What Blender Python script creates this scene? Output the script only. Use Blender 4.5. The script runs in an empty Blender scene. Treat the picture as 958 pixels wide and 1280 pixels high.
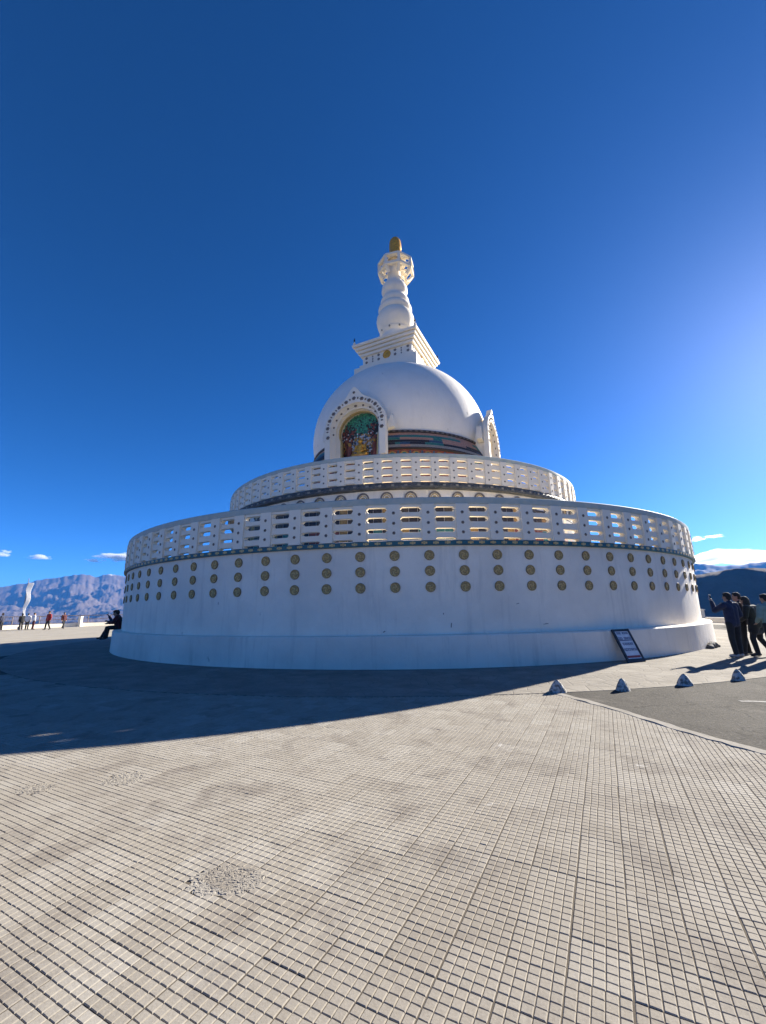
import bpy, bmesh, math, random
import numpy as np
from mathutils import Vector, Matrix, Quaternion

random.seed(7)
RNG = np.random.default_rng(11)
R = math.radians
PI = math.pi
sc = bpy.context.scene
col = sc.collection

# ------------------------------------------------------------------ helpers
class MB:
    """collects shapes and links them as ONE mesh object"""
    def __init__(s):
        s.v = []; s.f = []; s.m = []
    def add(s, vs, fs, mat=0):
        o = len(s.v)
        s.v += [tuple(v) for v in vs]
        s.f += [tuple(i + o for i in f) for f in fs]
        s.m += [mat] * len(fs)
    def box(s, c, d, mat=0, rot=None):
        x, y, z = d[0] / 2, d[1] / 2, d[2] / 2
        vs = [Vector((sx * x, sy * y, sz * z)) for sz in (-1, 1) for sy in (-1, 1) for sx in (-1, 1)]
        if rot is not None:
            vs = [rot @ v for v in vs]
        vs = [v + Vector(c) for v in vs]
        s.add(vs, [(0, 2, 3, 1), (4, 5, 7, 6), (0, 1, 5, 4), (2, 6, 7, 3), (0, 4, 6, 2), (1, 3, 7, 5)], mat)
    def lathe(s, prof, n=64, mat=0, mats=None, a0=0.0, a1=2 * PI, c=(0, 0, 0)):
        full = abs(a1 - a0 - 2 * PI) < 1e-6
        k = n if full else n + 1
        vs = []
        for r, z in prof:
            for i in range(k):
                a = a0 + (a1 - a0) * i / n
                vs.append((c[0] + r * math.sin(a), c[1] - r * math.cos(a), c[2] + z))
        for j in range(len(prof) - 1):
            fs = []
            for i in range(n):
                i2 = (i + 1) % k
                fs.append((j * k + i, j * k + i2, (j + 1) * k + i2, (j + 1) * k + i))
            o = len(s.v) if j == 0 else o
            if j == 0:
                s.v += vs
            s.f += [tuple(q + o for q in f) for f in fs]
            s.m += [mats[j] if mats else mat] * len(fs)
    def capsule(s, a, b, ra, rb, n=12, mat=0, h=4, sy=1.0):
        a = Vector(a); b = Vector(b); d = b - a; L = d.length
        q = Vector((0, 0, 1)).rotation_difference(d.normalized()) if L > 1e-6 else Quaternion()
        prof = []
        for i in range(h + 1):
            t = -PI / 2 + (PI / 2) * i / h
            prof.append((ra * math.cos(t), ra * math.sin(t)))
        for i in range(h + 1):
            t = (PI / 2) * i / h
            prof.append((rb * math.cos(t), L + rb * math.sin(t)))
        vs = []; fs = []
        for r, z in prof:
            for i in range(n):
                an = 2 * PI * i / n
                vs.append(a + q @ Vector((max(r, 1e-4) * math.cos(an), max(r, 1e-4) * math.sin(an) * sy, z)))
        for j in range(len(prof) - 1):
            for i in range(n):
                i2 = (i + 1) % n
                fs.append((j * n + i, j * n + i2, (j + 1) * n + i2, (j + 1) * n + i))
        fs.append(tuple(reversed(range(n)))); fs.append(tuple((len(prof) - 1) * n + i for i in range(n)))
        s.add(vs, fs, mat)
    def ell(s, c, r, rot=None, n=16, m=10, mat=0):
        c = Vector(c); vs = []; fs = []
        for j in range(m + 1):
            t = -PI / 2 + PI * j / m
            for i in range(n):
                a = 2 * PI * i / n
                v = Vector((r[0] * max(math.cos(t), 1e-3) * math.cos(a), r[1] * max(math.cos(t), 1e-3) * math.sin(a), r[2] * math.sin(t)))
                if rot is not None: v = rot @ v
                vs.append(c + v)
        for j in range(m):
            for i in range(n):
                i2 = (i + 1) % n
                fs.append((j * n + i, j * n + i2, (j + 1) * n + i2, (j + 1) * n + i))
        fs.append(tuple(reversed(range(n)))); fs.append(tuple(m * n + i for i in range(n)))
        s.add(vs, fs, mat)
    def tube(s, pts, r, n=8, mat=0):
        pts = [Vector(p) for p in pts]
        for a, b in zip(pts[:-1], pts[1:]):
            s.capsule(a, b, r, r, n, mat, 2)
    def prism(s, outline, y0, y1, mat=0, mside=None):
        """outline in (x,z), extruded from y0 (front) to y1"""
        n = len(outline)
        vs = [(x, y0, z) for x, z in outline] + [(x, y1, z) for x, z in outline]
        s.add(vs, [tuple(range(n)), tuple(reversed(range(n, 2 * n)))], mat)
        s.add(vs, [(i, i + n, (i + 1) % n + n, (i + 1) % n) for i in range(n)], mat if mside is None else mside)
    def ringface(s, outer, inner, y0, y1, mat=0):
        """arch between two open polylines (same count), extruded"""
        n = len(outer)
        vs = [(x, y0, z) for x, z in outer] + [(x, y0, z) for x, z in inner] + [(x, y1, z) for x, z in outer] + [(x, y1, z) for x, z in inner]
        fs = []
        for i in range(n - 1):
            fs += [(i, n + i, n + i + 1, i + 1), (2 * n + i, 2 * n + i + 1, 3 * n + i + 1, 3 * n + i),
                   (i, i + 1, 2 * n + i + 1, 2 * n + i), (n + i, 3 * n + i, 3 * n + i + 1, n + i + 1)]
        fs += [(0, 2 * n, 3 * n, n), (n - 1, 2 * n - 1, 4 * n - 1, 3 * n - 1)]
        s.add(vs, fs, mat)
    def cut(s, fn):
        keep = [i for i, f in enumerate(s.f) if not fn(*[sum(s.v[q][k] for q in f) / len(f) for k in range(3)])]
        s.f = [s.f[i] for i in keep]; s.m = [s.m[i] for i in keep]
        used = sorted({q for f in s.f for q in f}); mp = {q: i for i, q in enumerate(used)}
        s.v = [s.v[q] for q in used]; s.f = [tuple(mp[q] for q in f) for f in s.f]
    def mesh(s, name, mats, smooth=True, ang=38):
        me = bpy.data.meshes.new(name)
        me.from_pydata(s.v, [], s.f)
        for m in (mats if isinstance(mats, (list, tuple)) else [mats]):
            me.materials.append(m)
        me.polygons.foreach_set('material_index', s.m)
        bm = bmesh.new(); bm.from_mesh(me)
        if getattr(s, 'weld', False): bmesh.ops.remove_doubles(bm, verts=bm.verts, dist=1e-5)
        bmesh.ops.recalc_face_normals(bm, faces=bm.faces)
        bm.to_mesh(me); bm.free()
        if smooth:
            me.polygons.foreach_set('use_smooth', [True] * len(me.polygons))
            me.set_sharp_from_angle(angle=R(ang))
        me.update()
        return me
    def build(s, name, mats, parent=None, smooth=True, ang=38):
        o = bpy.data.objects.new(name, s.mesh(name, mats, smooth, ang))
        col.objects.link(o)
        if parent: o.parent = parent
        return o

def np_mesh(name, V, F, mat_idx=None):
    """fast quad mesh from numpy arrays"""
    me = bpy.data.meshes.new(name)
    me.vertices.add(len(V)); me.vertices.foreach_set('co', np.ascontiguousarray(V, dtype=np.float32).ravel())
    me.loops.add(F.size); me.loops.foreach_set('vertex_index', np.ascontiguousarray(F, dtype=np.int32).ravel())
    me.polygons.add(len(F))
    me.polygons.foreach_set('loop_start', np.arange(0, F.size, F.shape[1], dtype=np.int32))
    me.polygons.foreach_set('loop_total', np.full(len(F), F.shape[1], dtype=np.int32))
    if mat_idx is not None: me.polygons.foreach_set('material_index', mat_idx.astype(np.int32))
    me.update(calc_edges=True); me.validate()
    return me

def tag(o, label=None, cat=None, group=None, kind=None):
    if label: o['label'] = label
    if cat: o['category'] = cat
    if group: o['group'] = group
    if kind: o['kind'] = kind
    return o

def empty(name, loc=(0, 0, 0), rz=0.0):
    o = bpy.data.objects.new(name, None); col.objects.link(o)
    o.location = loc; o.rotation_euler = (0, 0, rz); o.empty_display_size = .2
    return o

def copy_tree(o, parent=None):
    c = o.copy(); col.objects.link(c)
    if parent: c.parent = parent
    for ch in [k for k in col.objects if k.parent == o]:
        copy_tree(ch, c)
    return c

def inst(o, loc, rz, parent):
    c = o.copy(); col.objects.link(c); c.location = loc; c.rotation_euler = (0, 0, rz); c.parent = parent
    return c

def polar(r, a, z=0.0):
    return (r * math.sin(a), -r * math.cos(a), z)

# ------------------------------------------------------------------ materials
def new_mat(name):
    m = bpy.data.materials.new(name); m.use_nodes = True
    nt = m.node_tree
    return m, nt, nt.nodes['Principled BSDF']

def N(nt, t, **kw):
    n = nt.nodes.new(t)
    for k, v in kw.items():
        if k in n.inputs: n.inputs[k].default_value = v
        else: setattr(n, k, v)
    return n

def ramp(nt, fac, stops):
    n = nt.nodes.new('ShaderNodeValToRGB')
    e = n.color_ramp.elements
    while len(e) < len(stops): e.new(.5)
    for i, (p, c) in enumerate(stops):
        e[i].position = p; e[i].color = (*c, 1) if len(c) == 3 else c
    nt.links.new(fac, n.inputs[0])
    return n.outputs[0]

def mix(nt, fac, a, b, blend='MIX'):
    n = nt.nodes.new('ShaderNodeMix'); n.data_type = 'RGBA'; n.blend_type = blend
    for sock, v in ((n.inputs[0], fac), (n.inputs[6], a), (n.inputs[7], b)):
        if hasattr(v, 'is_linked'): nt.links.new(v, sock)
        elif isinstance(v, (int, float)): sock.default_value = v
        else: sock.default_value = (*v, 1)
    return n.outputs[2]

def N_sep(nt, c):
    n = nt.nodes.new('ShaderNodeSeparateColor'); nt.links.new(c, n.inputs[0]); return n.outputs[0]

def math_n(nt, op, a, b=None):
    n = nt.nodes.new('ShaderNodeMath'); n.operation = op
    for i, v in enumerate((a, b)):
        if v is None: continue
        if hasattr(v, 'is_linked'): nt.links.new(v, n.inputs[i])
        else: n.inputs[i].default_value = v
    return n.outputs[0]

def coords(nt, scale=(1, 1, 1), kind='Object'):
    tc = nt.nodes.new('ShaderNodeTexCoord')
    mp = nt.nodes.new('ShaderNodeMapping'); mp.inputs['Scale'].default_value = scale
    nt.links.new(tc.outputs[kind], mp.inputs['Vector'])
    return mp.outputs[0]

def noise(nt, vec, scale, detail=5, rough=.55, dist=0.0):
    n = N(nt, 'ShaderNodeTexNoise', Scale=scale, Detail=detail, Roughness=rough, Distortion=dist)
    nt.links.new(vec, n.inputs['Vector'])
    return n.outputs['Fac']

def bump(nt, bsdf, h, strength=.3, dist=.02):
    b = N(nt, 'ShaderNodeBump', Strength=strength, Distance=dist)
    nt.links.new(h, b.inputs['Height']); nt.links.new(b.outputs[0], bsdf.inputs['Normal'])
    return b

def simple(name, c1, c2=None, scale=6.0, rough=.7, metal=0.0, bstr=.2, bdist=.01, lo=.35, hi=.65):
    m, nt, b = new_mat(name)
    v = coords(nt)
    f = noise(nt, v, scale)
    c2 = c2 or tuple(x * .8 for x in c1)
    nt.links.new(ramp(nt, f, [(lo, c1), (hi, c2)]), b.inputs['Base Color'])
    b.inputs['Roughness'].default_value = rough; b.inputs['Metallic'].default_value = metal
    if bstr: bump(nt, b, noise(nt, v, scale * 6), bstr, bdist)
    return m

def plaster(name, base, stain, stain_amt=.5, streak=1.0, rough=.75, marks=True):
    """whitewashed rough render, brushed, with run-off streaks and grime"""
    m, nt, b = new_mat(name)
    v = coords(nt)
    big = noise(nt, v, .55, 6, .6)
    f1 = ramp(nt, big, [(.42, (0, 0, 0)), (.72, (1, 1, 1))])
    vs = coords(nt, (1.6, 1.6, .16))
    st = noise(nt, vs, 2.2, 6, .65)
    f2 = ramp(nt, st, [(.54, (0, 0, 0)), (.74, (1, 1, 1))])
    fine = noise(nt, v, 9, 6, .7)
    f3 = ramp(nt, fine, [(.60, (0, 0, 0)), (.78, (1, 1, 1))])
    c = mix(nt, math_n(nt, 'MULTIPLY', f1, .35 * stain_amt), base, stain)
    c = mix(nt, math_n(nt, 'MULTIPLY', f2, .40 * stain_amt * streak), c, stain)
    c = mix(nt, math_n(nt, 'MULTIPLY', f3, .25 * stain_amt), c, stain)
    pat = noise(nt, v, 1.15, 5, .55, .5)
    c = mix(nt, math_n(nt, 'MULTIPLY', ramp(nt, pat, [(.50, (0, 0, 0)), (.56, (1, 1, 1))]), .22 * stain_amt), c, tuple(x * .86 for x in base))
    if marks:   # few scuffs with a shape of their own
        sp = noise(nt, coords(nt, (1, 1, .5)), 3.1, 3, .5)
        f4 = ramp(nt, sp, [(.735, (0, 0, 0)), (.76, (1, 1, 1))])
        c = mix(nt, math_n(nt, 'MULTIPLY', f4, .5), c, tuple(x * .55 for x in stain))
    nt.links.new(c, b.inputs['Base Color'])
    b.inputs['Roughness'].default_value = rough
    h = math_n(nt, 'ADD', noise(nt, coords(nt, (1, 1, .35)), 6, 6, .6), math_n(nt, 'MULTIPLY', noise(nt, v, 40, 3), .35))
    bump(nt, b, h, .5, .035)
    return m

M = {}
M['wall'] = plaster('whitewash', (.88, .805, .675), (.46, .42, .36), 1.0, 1.1)
M['plinth'] = plaster('plinth_whitewash', (.84, .765, .645), (.34, .30, .25), .85, 1.2)
M['white'] = plaster('white_paint', (.86, .78, .63), (.50, .44, .35), .5, .6, marks=False)
M['dome'] = plaster('dome_whitewash', (.86, .80, .69), (.48, .46, .42), .55, .7)
M['cream'] = plaster('cream_paint', (.78, .73, .62), (.50, .42, .30), .5, .6, marks=False)
M['jade'] = simple('jade_coping', (.36, .43, .40), (.46, .48, .42), 5, .65, 0, .25, .01)
M['teal'] = simple('teal_paint', (.010, .085, .115), (.02, .13, .15), 4, .5)
M['gold'] = simple('gold_paint', (.80, .42, .05), (.46, .22, .04), 9, .40, .3, .3, .01)
M['goldflower'] = simple('gold_flower', (.70, .50, .21), (.42, .29, .11), 20, .5, .1)
M['brass'] = simple('olive_gold', (.24, .165, .065), (.15, .105, .045), 25, .5, .1, .4, .01)
M['olive'] = simple('dark_olive', (.060, .055, .030), (.10, .09, .05), 22, .6)
M['olive2'] = simple('olive_disc', (.46, .32, .13), (.29, .20, .08), 22, .6)
M['rosette'] = simple('grey_rosette', (.23, .20, .17), (.13, .115, .10), 25, .7)
M['rosette_d'] = simple('brown_rosette', (.14, .10, .07), (.08, .06, .05), 25, .7)
M['fringe'] = simple('dark_fringe', (.055, .060, .058), (.11, .11, .10), 8, .6)
M['fringe_lt'] = simple('fringe_dots', (.30, .28, .22), (.2, .18, .14), 20, .6)
M['m_dark'] = simple('mural_dark', (.030, .022, .020), (.05, .04, .035), 20, .6)
M['m_pink'] = simple('mural_pink', (0.600, 0.288, 0.168), (0.456, 0.228, 0.144), 12, .6)
M['m_green'] = simple('mural_green', (0.034, 0.145, 0.119), (0.068, 0.238, 0.170), 12, .6)
M['m_blue'] = simple('mural_slate', (0.042, 0.077, 0.119), (0.070, 0.126, 0.168), 12, .6)
M['m_red'] = simple('mural_red', (0.340, 0.085, 0.048), (0.187, 0.060, 0.034), 10, .6)
M['m_ochre'] = simple('mural_ochre', (0.546, 0.312, 0.078), (0.364, 0.182, 0.052), 10, .6)
M['m_white'] = simple('mural_white', (.62, .62, .60), (.42, .45, .46), 8, .6)
M['m_brown'] = simple('mural_brown', (.12, .085, .05), (.07, .05, .03), 12, .6)
M['m_tan'] = simple('mural_tan', (.40, .33, .24), (.30, .24, .18), 12, .6)
M['m_leaf'] = simple('mural_leaf', (0.038, 0.266, 0.152), (0.095, 0.418, 0.228), 10, .6)
M['stone_dark'] = simple('dark_stone', (.07, .065, .06), (.13, .12, .11), 6, .9, 0, .6, .03)
M['bollard'] = simple('worn_bollard_paint', (.60, .575, .53), (.19, .175, .15), 13, .9, 0, .9, .03, .47, .60)
M['chip'] = simple('bare_render', (.17, .155, .135), (.30, .275, .24), 30, .95)
M['black'] = simple('black_plastic', (.012, .012, .014), (.02, .02, .02), 8, .4)
M['sign_frame'] = simple('black_frame', (.022, .020, .022), (.05, .045, .045), 8, .5)
M['sign_face'] = simple('white_board', (.72, .71, .70), (.60, .59, .58), 6, .5, 0, 0)
M['ink'] = simple('blue_ink', (.03, .035, .10), (.04, .045, .12), 30, .5, 0, 0)
M['ink_red'] = simple('red_ink', (.22, .035, .035), (.28, .05, .05), 30, .5, 0, 0)
M['steel'] = simple('dark_steel', (.10, .085, .085), (.16, .12, .11), 8, .5, .3)
M['flag'] = simple('white_cloth', (.80, .80, .80), (.70, .71, .74), 3, .85)
def translucent(m, amt):
    nt = m.node_tree; b = nt.nodes['Principled BSDF']
    tr = nt.nodes.new('ShaderNodeBsdfTranslucent'); tr.inputs[0].default_value = (.85, .85, .85, 1); mx = nt.nodes.new('ShaderNodeMixShader'); mx.inputs[0].default_value = amt
    nt.links.new(b.outputs[0], mx.inputs[1]); nt.links.new(tr.outputs[0], mx.inputs[2]); nt.links.new(mx.outputs[0], nt.nodes['Material Output'].inputs['Surface'])
translucent(M['flag'], .45)
M['pole'] = simple('grey_pole', (.22, .20, .19), None, 6, .5)

def cloth(name, c, k=.6, rough=.9):
    m, nt, b = new_mat(name)
    v = coords(nt)
    f = noise(nt, v, 9, 4)
    nt.links.new(ramp(nt, f, [(.35, c), (.7, tuple(x * k for x in c))]), b.inputs['Base Color'])
    b.inputs['Roughness'].default_value = rough
    b.inputs['Sheen Weight'].default_value = .15
    bump(nt, b, noise(nt, coords(nt, (1, 1, .6)), 11, 4, .6, .8), .6, .03)
    return m
M['c_navy'] = cloth('navy_cloth', (.022, .028, .062))
M['c_black'] = cloth('black_cloth', (0.018, 0.018, 0.019))
M['c_char'] = cloth('charcoal_cloth', (.025, .025, .030))
M['c_green'] = cloth('pale_green_cloth', (.22, .32, .28), .75)
M['c_maroon'] = cloth('maroon_cloth', (.085, .012, .016))
M['c_red'] = cloth('red_cloth', (.30, .020, .022))
M['c_white'] = cloth('white_shirt', (.70, .70, .72), .85)
M['c_denim'] = cloth('dark_denim', (.025, .032, .055))
M['c_brown'] = cloth('brown_cloth', (.10, .045, .035))
M['hair'] = simple('black_hair', (.012, .010, .009), (.025, .02, .018), 30, .8, 0, .5, .005)
M['skin'] = simple('skin', (.40, .24, .165), (.34, .19, .13), 8, .55, 0, .1, .003)
M['shoe'] = simple('dark_shoe', (.018, .017, .017), (.04, .04, .04), 10, .6)
M['shoe_lt'] = simple('pale_shoe', (.45, .44, .43), (.3, .3, .3), 10, .6)

# ground materials -------------------------------------------------
def m_tiles():
    m, nt, b = new_mat('chequered_cement_tile')
    v = coords(nt)
    cell = coords(nt, (4, 4, 0))
    fl = nt.nodes.new('ShaderNodeVectorMath'); fl.operation = 'FLOOR'; nt.links.new(cell, fl.inputs[0])
    wn = nt.nodes.new('ShaderNodeTexWhiteNoise'); wn.noise_dimensions = '3D'; nt.links.new(fl.outputs[0], wn.inputs['Vector'])
    tile = ramp(nt, wn.outputs['Value'], [(0, (0.240, 0.213, 0.175)), (.25, (0.295, 0.266, 0.220)), (.8, (0.322, 0.295, 0.248)), (1, (0.380, 0.355, 0.307))])
    cell2 = coords(nt, (20, 20, 0))
    fl2 = nt.nodes.new('ShaderNodeVectorMath'); fl2.operation = 'FLOOR'; nt.links.new(cell2, fl2.inputs[0])
    wn2 = nt.nodes.new('ShaderNodeTexWhiteNoise'); nt.links.new(fl2.outputs[0], wn2.inputs['Vector'])
    c = mix(nt, .30, tile, ramp(nt, wn2.outputs['Value'], [(0, (0.246, 0.222, 0.181)), (1, (0.409, 0.374, 0.316))]))
    big = noise(nt, v, .35, 5, .6)
    c = mix(nt, math_n(nt, 'MULTIPLY', ramp(nt, big, [(.45, (0, 0, 0)), (.7, (1, 1, 1))]), .45), c, (0.234, 0.201, 0.159))
    st = noise(nt, v, 1.7, 6, .65, .4)
    c = mix(nt, math_n(nt, 'MULTIPLY', ramp(nt, st, [(.53, (0, 0, 0)), (.66, (1, 1, 1))]), .78), c, (0.164, 0.140, 0.117))
    sp = noise(nt, v, 3.3, 3, .5, .3)
    c = mix(nt, math_n(nt, 'MULTIPLY', ramp(nt, sp, [(.74, (0, 0, 0)), (.78, (1, 1, 1))]), .6), c, (0.585, 0.562, 0.515))
    gr = noise(nt, v, 90, 3, .7)
    c = mix(nt, .22, c, ramp(nt, gr, [(.3, (0.175, 0.158, 0.129)), (.7, (0.491, 0.456, 0.392))]))
    # old dirt held down in the grooves (by real height of the relief)
    sep = nt.nodes.new('ShaderNodeSeparateXYZ'); nt.links.new(v, sep.inputs[0])
    dirt = ramp(nt, math_n(nt, 'MULTIPLY', math_n(nt, 'ADD', sep.outputs[2], .0050), 420), [(.0, (1, 1, 1)), (.55, (0, 0, 0))])
    c = mix(nt, math_n(nt, 'MULTIPLY', dirt, .7), c, (.085, .072, .058))
    nt.links.new(c, b.inputs['Base Color'])
    b.inputs['Roughness'].default_value = .9; b.inputs['Specular IOR Level'].default_value = .12
    bump(nt, b, math_n(nt, 'ADD', noise(nt, v, 60, 5, .7), noise(nt, v, 14, 3)), .25, .004)
    return m
M['tiles'] = m_tiles()

def m_ground(name, c1, c2, c3, sl=1.2, joints=None, grain=60, bs=.5, bd=.01):
    m, nt, b = new_mat(name)
    v = coords(nt)
    c = ramp(nt, noise(nt, v, sl, 6, .62), [(.35, c1), (.68, c2)])
    c = mix(nt, math_n(nt, 'MULTIPLY', ramp(nt, noise(nt, v, sl * 4, 5, .6, .3), [(.55, (0, 0, 0)), (.72, (1, 1, 1))]), .55), c, c3)
    g = noise(nt, v, grain, 3, .75)
    c = mix(nt, .35, c, mix(nt, 1.0, c, ramp(nt, g, [(.3, (.45, .45, .45)), (.7, (1.0, 1.0, 1.0))]), 'MULTIPLY'))
    h = g
    if joints:
        vor = N(nt, 'ShaderNodeTexVoronoi', Scale=joints); vor.feature = 'DISTANCE_TO_EDGE'
        nt.links.new(v, vor.inputs['Vector'])
        j = ramp(nt, vor.outputs[0], [(.0, (1, 1, 1)), (.05, (0, 0, 0))])
        vc = N(nt, 'ShaderNodeTexVoronoi', Scale=joints); nt.links.new(v, vc.inputs['Vector'])
        c = mix(nt, .25, c, mix(nt, 1.0, c, ramp(nt, N_sep(nt, vc.outputs['Color']), [(0, (.45, .45, .45)), (1, (1, 1, 1))]), 'MULTIPLY'))
        c = mix(nt, math_n(nt, 'MULTIPLY', j, .35), c, tuple(x * .5 for x in c1))
        h = math_n(nt, 'SUBTRACT', math_n(nt, 'MULTIPLY', g, .4), j)
    nt.links.new(c, b.inputs['Base Color'])
    b.inputs['Roughness'].default_value = .95; b.inputs['Specular IOR Level'].default_value = .1
    bump(nt, b, h, bs, bd)
    return m
M['ring'] = m_ground('stone_flagging', (0.345, 0.316, 0.270), (0.241, 0.218, 0.184), (0.414, 0.385, 0.333), 1.3, 2.6, 40, .5, .012)
M['asphalt'] = m_ground('old_asphalt', (.048, .044, .039), (.088, .081, .071), (.030, .028, .026), .9, None, 26, 1.0, .012)
def rough_up(m):
    nt = m.node_tree; b = nt.nodes['Principled BSDF']; src = b.inputs['Base Color'].links[0].from_socket
    v = coords(nt)
    c = mix(nt, ramp(nt, noise(nt, v, 17, 5, .8), [(.52, (0, 0, 0)), (.66, (1, 1, 1))]), src, (.125, .115, .10))
    cr = N(nt, 'ShaderNodeTexVoronoi', Scale=.7); cr.feature = 'DISTANCE_TO_EDGE'
    wv = nt.nodes.new('ShaderNodeVectorMath'); wv.operation = 'ADD'
    nz = N(nt, 'ShaderNodeTexNoise', Scale=2.5, Detail=4); nt.links.new(v, nz.inputs['Vector']); nt.links.new(v, wv.inputs[0]); nt.links.new(nz.outputs['Color'], wv.inputs[1]); nt.links.new(wv.outputs[0], cr.inputs['Vector'])
    c = mix(nt, math_n(nt, 'MULTIPLY', ramp(nt, cr.outputs[0], [(0, (1, 1, 1)), (.018, (0, 0, 0))]), .8), c, (.018, .017, .016))
    c = mix(nt, math_n(nt, 'MULTIPLY', ramp(nt, noise(nt, v, 1.4, 6, .7, .6), [(.56, (0, 0, 0)), (.66, (1, 1, 1))]), .45), c, (.15, .135, .115))
    nt.links.new(c, b.inputs['Base Color'])
rough_up(M['asphalt'])
M['concrete'] = m_ground('pale_concrete', (0.414, 0.380, 0.316), (0.345, 0.316, 0.265), (0.287, 0.259, 0.218), .5, None, 25, .3, .006)
M['kerb'] = m_ground('kerb_cement', (.35, .325, .285), (.27, .25, .215), (.19, .175, .15), 3, None, 40, .4, .006)
M['roadpaint'] = m_ground('worn_road_paint', (0.416, 0.408, 0.384), (0.240, 0.232, 0.216), (0.152, 0.144, 0.128), 5, None, 60, .3, .003)

def m_terrain():
    m, nt, b = new_mat('barren_mountain')
    v = coords(nt)
    sep = nt.nodes.new('ShaderNodeSeparateXYZ'); nt.links.new(v, sep.inputs[0])
    c = ramp(nt, noise(nt, v, .0016, 8, .62), [(.30, (.070, .043, .030)), (.5, (.105, .072, .051)), (.72, (.155, .125, .10))])
    c = mix(nt, .4, c, ramp(nt, noise(nt, v, .02, 6, .65), [(.35, (.055, .037, .028)), (.68, (.15, .115, .088))]))
    # scattered green fields and town specks on the valley floor
    low = ramp(nt, math_n(nt, 'MULTIPLY', math_n(nt, 'ADD', sep.outputs[2], 190), 1 / 60), [(.3, (1, 1, 1)), (.9, (0, 0, 0))])
    fld = ramp(nt, noise(nt, v, .009, 5, .6), [(.45, (0, 0, 0)), (.6, (1, 1, 1))])
    c = mix(nt, math_n(nt, 'MULTIPLY', math_n(nt, 'MULTIPLY', low, fld), .6), c, (.075, .075, .05))
    twn = ramp(nt, noise(nt, v, .11, 2, .5), [(.66, (0, 0, 0)), (.72, (1, 1, 1))])
    c = mix(nt, math_n(nt, 'MULTIPLY', math_n(nt, 'MULTIPLY', low, twn), .7), c, (.5, .46, .42))
    # snow on the highest crests
    hz = math_n(nt, 'ADD', sep.outputs[2], math_n(nt, 'MULTIPLY', noise(nt, v, .006, 6, .7), 190))
    sn = ramp(nt, math_n(nt, 'MULTIPLY', math_n(nt, 'SUBTRACT', hz, 596), 1 / 60), [(.2, (0, 0, 0)), (.8, (1, 1, 1))])
    c = mix(nt, sn, c, (.85, .86, .88))
    nt.links.new(c, b.inputs['Base Color'])
    b.inputs['Roughness'].default_value = .95
    bump(nt, b, noise(nt, v, .03, 6, .65), .5, 6.0)
    return m
M['terrain'] = m_terrain()

# ------------------------------------------------------------------ world, sun, camera
SUN_AZ, SUN_EL = 49.5, 23.5      # degrees clockwise from +Y, above the horizon
w = bpy.data.worlds.new('World'); sc.world = w; w.use_nodes = True
nt = w.node_tree
bg = nt.nodes['Background']
sky = nt.nodes.new('ShaderNodeTexSky'); sky.sky_type = 'NISHITA'; sky.sun_disc = False
sky.sun_elevation = R(SUN_EL); sky.sun_rotation = R(SUN_AZ)
sky.altitude = 3500; sky.air_density = .7; sky.dust_density = 1.7; sky.ozone_density = 5.0
hs = nt.nodes.new('ShaderNodeHueSaturation'); hs.inputs['Saturation'].default_value = 1.12   # clear high-altitude blue
gm = nt.nodes.new('ShaderNodeGamma'); gm.inputs['Gamma'].default_value = 1.2
nt.links.new(sky.outputs[0], gm.inputs['Color']); nt.links.new(gm.outputs[0], hs.inputs['Color']); nt.links.new(hs.outputs[0], bg.inputs[0])
bg.inputs[1].default_value = .05

sd = bpy.data.lights.new('sun', 'SUN'); sd.energy = 5.0; sd.angle = R(.5); sd.color = (1.0, .93, .82)
so = bpy.data.objects.new('sun', sd); col.objects.link(so)
tosun = Vector((math.sin(R(SUN_AZ)) * math.cos(R(SUN_EL)), math.cos(R(SUN_AZ)) * math.cos(R(SUN_EL)), math.sin(R(SUN_EL))))
so.rotation_euler = tosun.to_track_quat('Z', 'Y').to_euler()
so.location = (20, 20, 60)

CAM = Vector((0, -26.511, 1.55))
yaw, pitch, roll, fpx = -0.04243362391091475, 0.2302799596920847, -0.018060132721519604, 514.08
fw = Vector((math.sin(yaw) * math.cos(pitch), math.cos(yaw) * math.cos(pitch), math.sin(pitch)))
rt = Vector((math.cos(yaw), -math.sin(yaw), 0)); up = rt.cross(fw)
r2 = rt * math.cos(roll) + up * math.sin(roll); u2 = -rt * math.sin(roll) + up * math.cos(roll)
cd = bpy.data.cameras.new('camera'); cam = bpy.data.objects.new('camera', cd); col.objects.link(cam)
mt = Matrix((r2, u2, -fw)).transposed().to_4x4(); mt.translation = CAM
cam.matrix_world = mt
cd.sensor_fit = 'HORIZONTAL'; cd.sensor_width = 36; cd.lens = 36 * fpx / 958
cd.clip_start = .05; cd.clip_end = 80000
sc.camera = cam
sc.view_settings.view_transform = 'Standard'; sc.view_settings.look = 'None'
sc.view_settings.exposure = 1.7; sc.view_settings.gamma = 1
sc.cycles.volume_bounces = 2; sc.cycles.max_bounces = 8; sc.cycles.diffuse_bounces = 5

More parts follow.
